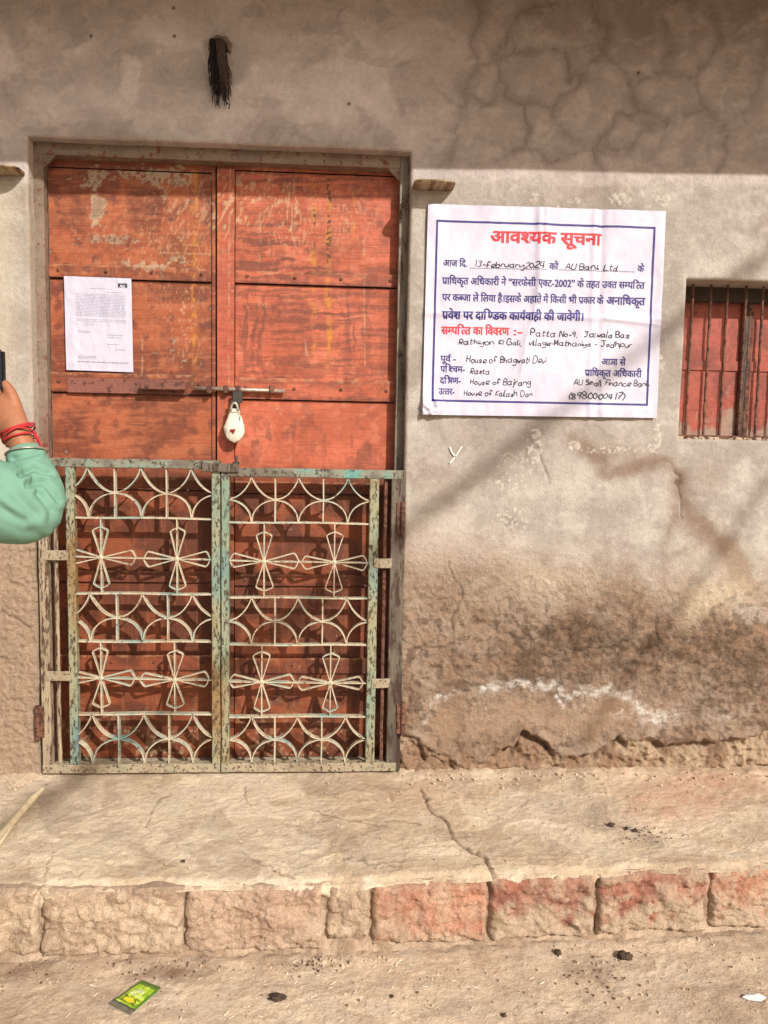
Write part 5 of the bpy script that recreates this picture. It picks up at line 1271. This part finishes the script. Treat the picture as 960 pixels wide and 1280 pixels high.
# ------------------------------------------------------------------ overhead cable and an added unseen pole whose soft shadows cross the wall
def cable(pa, pb, q, r, lab, sag=.0, t0=-2.0, t1=3.0, nm_='overhead_cable', cat='cable'):
    S = Vector(tuple(SUN_TO)) / -SUN_TO.y
    A0 = Vector(tuple(at(*pa))) + S * q; B0 = Vector(tuple(at(*pb))) + S * q; d = B0 - A0
    m = MB(); m.tube([A0 + d * t + Vector((0, 0, sag * (t * t))) for t in np.linspace(t0, t1, 40)], r, 10)
    m.build(nm_, M_CABLE, None, smooth=True, label=lab, cat=cat)
cable((500, 668), (957, 320), 5.5, .022, 'thick overhead cable whose soft shadow falls across the notice')
cable((960, 604), (745, 900), 4.5, .013, 'unseen free-ended pole added so that a soft shadow falls on the wall under the window', t0=-3.0, t1=1.12, nm_='shadow_pole', cat='pole')  # floating rod added out of view, cut short to shape its shadow

# ------------------------------------------------------------------ the man with the phone at the left edge
def skin_body(name, joints, links, mat, parent, root, sub=2, disp=None, extra=None, voxel=None, **k):
    me = bpy.data.meshes.new(name); keys = list(joints); ix = {n_: i for i, n_ in enumerate(keys)}
    me.from_pydata([tuple(joints[n_][0]) for n_ in keys], [(ix[a], ix[b]) for a, b in links], []); me.update()
    o = bpy.data.objects.new(name, me); COL.objects.link(o)
    o.modifiers.new('skin', 'SKIN'); sm = o.modifiers.new('sub', 'SUBSURF'); sm.levels = sub; sm.render_levels = sub
    sv = me.skin_vertices[0].data
    for n_, i in ix.items():
        r = joints[n_][1]; sv[i].radius = (r, r) if not hasattr(r, '__len__') else r; sv[i].use_root = (n_ == root)
    dg = bpy.context.evaluated_depsgraph_get(); dg.update(); m2 = bpy.data.meshes.new_from_object(o.evaluated_get(dg))
    bpy.data.objects.remove(o); V = np.array([v.co[:] for v in m2.vertices]); Fc = [list(p_.vertices) for p_ in m2.polygons]
    if extra is not None:                      # fuse the separately shaped hand into the one body surface
        b_ = len(V); t_ = bpy.data.meshes.new('fuse'); t_.from_pydata([tuple(v) for v in V] + extra.v, [], Fc + [[i + b_ for i in f] for f in extra.f]); t_.update()
        q_ = bpy.data.objects.new('fuse', t_); COL.objects.link(q_); rm = q_.modifiers.new('r', 'REMESH'); rm.mode = 'VOXEL'; rm.voxel_size = voxel
        sm_ = q_.modifiers.new('s', 'SMOOTH'); sm_.iterations = 4; sm_.factor = .5
        dg = bpy.context.evaluated_depsgraph_get(); dg.update(); m3 = bpy.data.meshes.new_from_object(q_.evaluated_get(dg)); bpy.data.objects.remove(q_)
        V = np.array([v.co[:] for v in m3.vertices]); Fc = [list(p_.vertices) for p_ in m3.polygons]; bpy.data.meshes.remove(m3)
    if disp is not None:
        Nn = np.array([v.normal[:] for v in m2.vertices]); V = V + Nn * disp(V)[:, None]
    bpy.data.meshes.remove(m2)
    o = raw_mesh(name, V, Fc, mat, parent, None, True, **k)
    w = Vector((0, 0, 0)); q = parent
    while q is not None: w += q.location; q = q.parent
    o.location = -w; return o
PYB = -.90
elbow = at(44, 644, -.93); wrist = at(20, 538, -.88); cuff = at(29, 566, -.89); midf = at(46, 600, -.91)
hand = at(2, 512, -.85); shR = np.array([-.99, -1.12, 1.16]); uarm = at(-10, 628, -.97)
bx, by = -1.17, -1.12
G = STREET_Z
J = {'pelvis': ((bx, by, G + .93), .135), 'waist': ((bx, by, G + 1.08), .125), 'chest': ((bx, by, G + 1.27), .15), 'collar': ((bx, by, G + 1.41), .085), 'neck': ((bx + .01, by + .02, G + 1.48), .055), 'jaw': ((bx + .02, by + .06, G + 1.55), .07), 'head': ((bx + .02, by + .05, G + 1.63), .098), 'crown': ((bx + .02, by + .04, G + 1.69), .07), 'nose': ((bx + .045, by + .165, G + 1.60), .014),
     'shoulder_r': (shR, .065), 'upper_r': (uarm, .042), 'elbow_r': (elbow, .030), 'fore_r': (midf, .028), 'wrist_r': (wrist, .024), 'palm_r': (at(10, 524, -.868), .024),
     'shoulder_l': ((bx - .18, by, G + 1.36), .065), 'elbow_l': ((bx - .24, by + .05, G + 1.08), .043), 'wrist_l': ((bx - .05, by + .24, G + 1.22), .027), 'hand_l': ((bx + .06, by + .27, G + 1.28), .034),
     'hip_r': ((bx + .09, by, G + .86), .09), 'knee_r': ((bx + .10, by + .02, G + .49), .058), 'ankle_r': ((bx + .10, by, G + .09), .04), 'toe_r': ((bx + .10, by + .15, G + .035), .035),
     'hip_l': ((bx - .09, by, G + .86), .09), 'knee_l': ((bx - .10, by + .02, G + .49), .058), 'ankle_l': ((bx - .10, by, G + .09), .04), 'toe_l': ((bx - .10, by + .15, G + .035), .035)}
LK = [('pelvis', 'waist'), ('waist', 'chest'), ('chest', 'collar'), ('collar', 'neck'), ('neck', 'jaw'), ('jaw', 'head'), ('head', 'crown'), ('jaw', 'nose'), ('chest', 'shoulder_r'), ('shoulder_r', 'upper_r'), ('upper_r', 'elbow_r'), ('elbow_r', 'fore_r'), ('fore_r', 'wrist_r'), ('wrist_r', 'palm_r'),
      ('chest', 'shoulder_l'), ('shoulder_l', 'elbow_l'), ('elbow_l', 'wrist_l'), ('wrist_l', 'hand_l'), ('pelvis', 'hip_r'), ('hip_r', 'knee_r'), ('knee_r', 'ankle_r'), ('ankle_r', 'toe_r'), ('pelvis', 'hip_l'), ('hip_l', 'knee_l'), ('knee_l', 'ankle_l'), ('ankle_l', 'toe_l')]
fing = [([(12, 536, -.872), (19, 518, -.862), (17, 502, -.855), (12, 489, -.848), (7, 480, -.845)], [.016, .0165, .0130, .0115, .0085]),
        ([(6, 512, -.85), (0, 495, -.83), (-5, 484, -.805), (-12, 477, -.79), (-20, 474, -.80)], [.013, .0125, .0105, .0095, .007]),
        ([(2, 514, -.85), (-8, 502, -.83), (-13, 494, -.80), (-22, 487, -.79), (-30, 485, -.80)], [.013, .0125, .0105, .0095, .007]),
        ([(-2, 518, -.85), (-13, 510, -.83), (-19, 504, -.805), (-27, 498, -.795), (-34, 497, -.805)], [.013, .012, .0098, .009, .0068]),
        ([(-4, 524, -.855), (-16, 519, -.84), (-23, 515, -.82), (-30, 511, -.81), (-36, 510, -.815)], [.012, .0105, .0088, .008, .006])]
person = empty('person', (bx, by, G), 'person in a mint-green long-sleeved shirt raising a phone at the left edge', 'person')
hm = MB()
def rounded(pts, rr, n=12, ry=1.0):
    P_ = smooth_line(pts, 6); k_ = np.linspace(0, len(rr) - 1, len(P_)); r_ = np.interp(k_, range(len(rr)), rr)
    d_ = P_[-1] - P_[-2]; d_ = d_ / np.linalg.norm(d_); e_ = r_[-1]
    P_ = np.concatenate([P_, [P_[-1] + d_ * e_ * .5, P_[-1] + d_ * e_ * .85, P_[-1] + d_ * e_]]); r_ = np.concatenate([r_, [e_ * .87, e_ * .5, e_ * .1]])
    hm.tube(P_, list(r_), n, ry)
for pts, rr in fing: rounded([at(*p) for p in pts], rr)
rounded([at(24, 556, -.885), at(20, 540, -.88), at(12, 524, -.865), at(3, 510, -.852)], [.026, .027, .032, .030], 20, .72)
body = skin_body('body', J, LK, M_SKIN, person, 'pelvis', 2, extra=hm, voxel=.0035)
SJ = {'hem': ((bx, by, G + .82), .155), 'waist': ((bx, by, G + 1.05), .145), 'chest': ((bx, by, G + 1.27), .168), 'collar': ((bx, by, G + 1.42), .085), 'shoulder_r': (shR, .085), 'upper_r': (uarm, .082), 'upper2': (at(20, 634, -.95), .078), 'elbow_r': (at(46, 646, -.93), .062), 'fore0': (at(50, 622, -.92), .054), 'fore_r': (at(43, 598, -.91), .046), 'cuff0': (at(32, 573, -.895), .037), 'cuff': (at(27.5, 558, -.885), .034),
      'shoulder_l': ((bx - .18, by, G + 1.36), .08), 'elbow_l': ((bx - .24, by + .05, G + 1.08), .06), 'cuff_l': ((bx - .08, by + .21, G + 1.20), .04)}
SL = [('hem', 'waist'), ('waist', 'chest'), ('chest', 'collar'), ('chest', 'shoulder_r'), ('shoulder_r', 'upper_r'), ('upper_r', 'upper2'), ('upper2', 'elbow_r'), ('elbow_r', 'fore0'), ('fore0', 'fore_r'), ('fore_r', 'cuff0'), ('cuff0', 'cuff'), ('chest', 'shoulder_l'), ('shoulder_l', 'elbow_l'), ('elbow_l', 'cuff_l')]
def folds(V):
    PX, PY = survey(V[:, 0], V[:, 1], V[:, 2])
    d = .0015 * (ridge((PX * .5 - PY) / 26, (PX + PY * .5) / 60, 3, 1301) - .5)
    PX = PX + 3 * (fbm(PX / 14, PY / 14, 2, 1311) - .5); PY = PY + 3 * (fbm(PX / 14, PY / 14, 2, 1315) - .5)
    d = d + .0012 * (fbm(PX / 12, PY / 12, 3, 1321) - .5)
    for q, w, s in [([(24, 594), (42, 586), (62, 592)], 3.4, .0055), ([(34, 606), (54, 604), (72, 626)], 3.8, .0050), ([(0, 600), (20, 618), (40, 640)], 7, .0045), ([(18, 574), (46, 566)], 3.2, .004), ([(4, 640), (30, 660), (52, 668)], 7, .0022), ([(48, 618), (62, 636), (64, 660)], 5, .0035), ([(-10, 625), (10, 640), (30, 650)], 4.5, .0038)]:
        dd = pdist(PX, PY, q); d = d - s * np.exp(-(dd / w) ** 2) + s * .5 * np.exp(-((dd - 2.0 * w) / w) ** 2)
    return d
skin_body('shirt', SJ, SL, M_SHIRT, person, 'chest', 5, folds)
TJ = {'w': ((bx, by, G + .95), .148), 'hr': ((bx + .09, by, G + .84), .105), 'kr': ((bx + .10, by + .02, G + .49), .078), 'ar': ((bx + .10, by, G + .10), .062), 'hl': ((bx - .09, by, G + .84), .105), 'kl': ((bx - .10, by + .02, G + .49), .078), 'al': ((bx - .10, by, G + .10), .062)}
skin_body('trousers', TJ, [('w', 'hr'), ('hr', 'kr'), ('kr', 'ar'), ('w', 'hl'), ('hl', 'kl'), ('kl', 'al')], M_TROUSER, person, 'w', 2)
skin_body('hair', {'a': ((bx + .02, by + .0, G + 1.64), .10), 'b': ((bx + .02, by + .03, G + 1.705), .085), 'c': ((bx + .02, by - .03, G + 1.57), .075)}, [('c', 'a'), ('a', 'b')], M_HAIR, person, 'a', 3)
for sx in (.10, -.10):
    skin_body('shoe', {'a': ((bx + sx, by - .03, G + .05), .05), 'b': ((bx + sx, by + .08, G + .045), .045), 'c': ((bx + sx, by + .17, G + .035), .035)}, [('a', 'b'), ('b', 'c')], M_DARK, person, 'b', 2)
m = MB(); wc_ = Vector(tuple(at(23.5, 545, -.882))); axd = Vector(tuple(wrist - cuff)).normalized(); u = axd.cross(Vector((0, 1, 0))).normalized(); v = axd.cross(u).normalized()
for k in range(6):
    cc = wc_ + axd * (-.006 + .0038 * k); tilt = .007 * math.sin(k * 2.4)
    m.tube([cc + u * (.0292 + .0008 * k + .0012 * math.sin(3 * a + k)) * math.cos(a) + v * .0285 * math.sin(a) + axd * tilt * math.cos(a + k) for a in np.linspace(0, 2 * math.pi, 26)], .0017, 6, caps=False)
for k in range(4):
    e0 = wc_ + u * .029 * (1 if u.x > 0 else -1); m.tube([e0, e0 + Vector((.006 + .003 * k, -.01, -.004 - .004 * k)), e0 + Vector((.008 + .004 * k, -.012, -.016 - .007 * k))], .0013, 5)
m.build('thread_bracelet', M_THREAD, person, smooth=True)
m = MB(); cf = Vector(tuple(at(33, 566, -.893))); m.tube([cf + u * .0365 * math.cos(a) + v * .0375 * math.sin(a) + axd * .006 * math.sin(a * 1 + 1.5) for a in np.linspace(0, 2 * math.pi, 40)], .0016, 8, caps=False); m.build('steel_bangle', M_STEEL, person, smooth=True)
ph = empty('mobile_phone', tuple(at(-22, 492, -.85)), 'black mobile phone held upright in the raised hand at the left edge', 'phone')
a = at(-34, 500, -.825); b = at(5.5, 433, -.825)
bm = bmesh.new(); bmesh.ops.create_cube(bm, size=1)
for v_ in bm.verts: v_.co = Vector((v_.co.x * (b[0] - a[0]), v_.co.y * .009, v_.co.z * .15))
bmesh.ops.bevel(bm, geom=[e for e in bm.edges if abs(e.verts[0].co.y - e.verts[1].co.y) > .005], offset=.010, segments=5, affect='EDGES'); bmesh.ops.bevel(bm, geom=bm.edges[:], offset=.0012, segments=1, affect='EDGES')
me = bpy.data.meshes.new('phone_case'); bm.to_mesh(me); bm.free(); me.materials.append(M_PHONE); o = bpy.data.objects.new('phone_case', me); name_it(o, ph)
o.location = Vector(((a[0] + b[0]) / 2, -.825, b[2] - .075)) - ph.location
m = MB(); c = Vector(((a[0] + b[0]) / 2, -.8312, b[2] - .075)); m.box(c.x - (b[0] - a[0]) / 2 + .004, c.x + (b[0] - a[0]) / 2 - .004, c.y - .0006, c.y + .0004, c.z - .068, c.z + .068, .0002); m.build('screen', plain('screen_glass', (.02, .02, .025), .08, .02), ph)
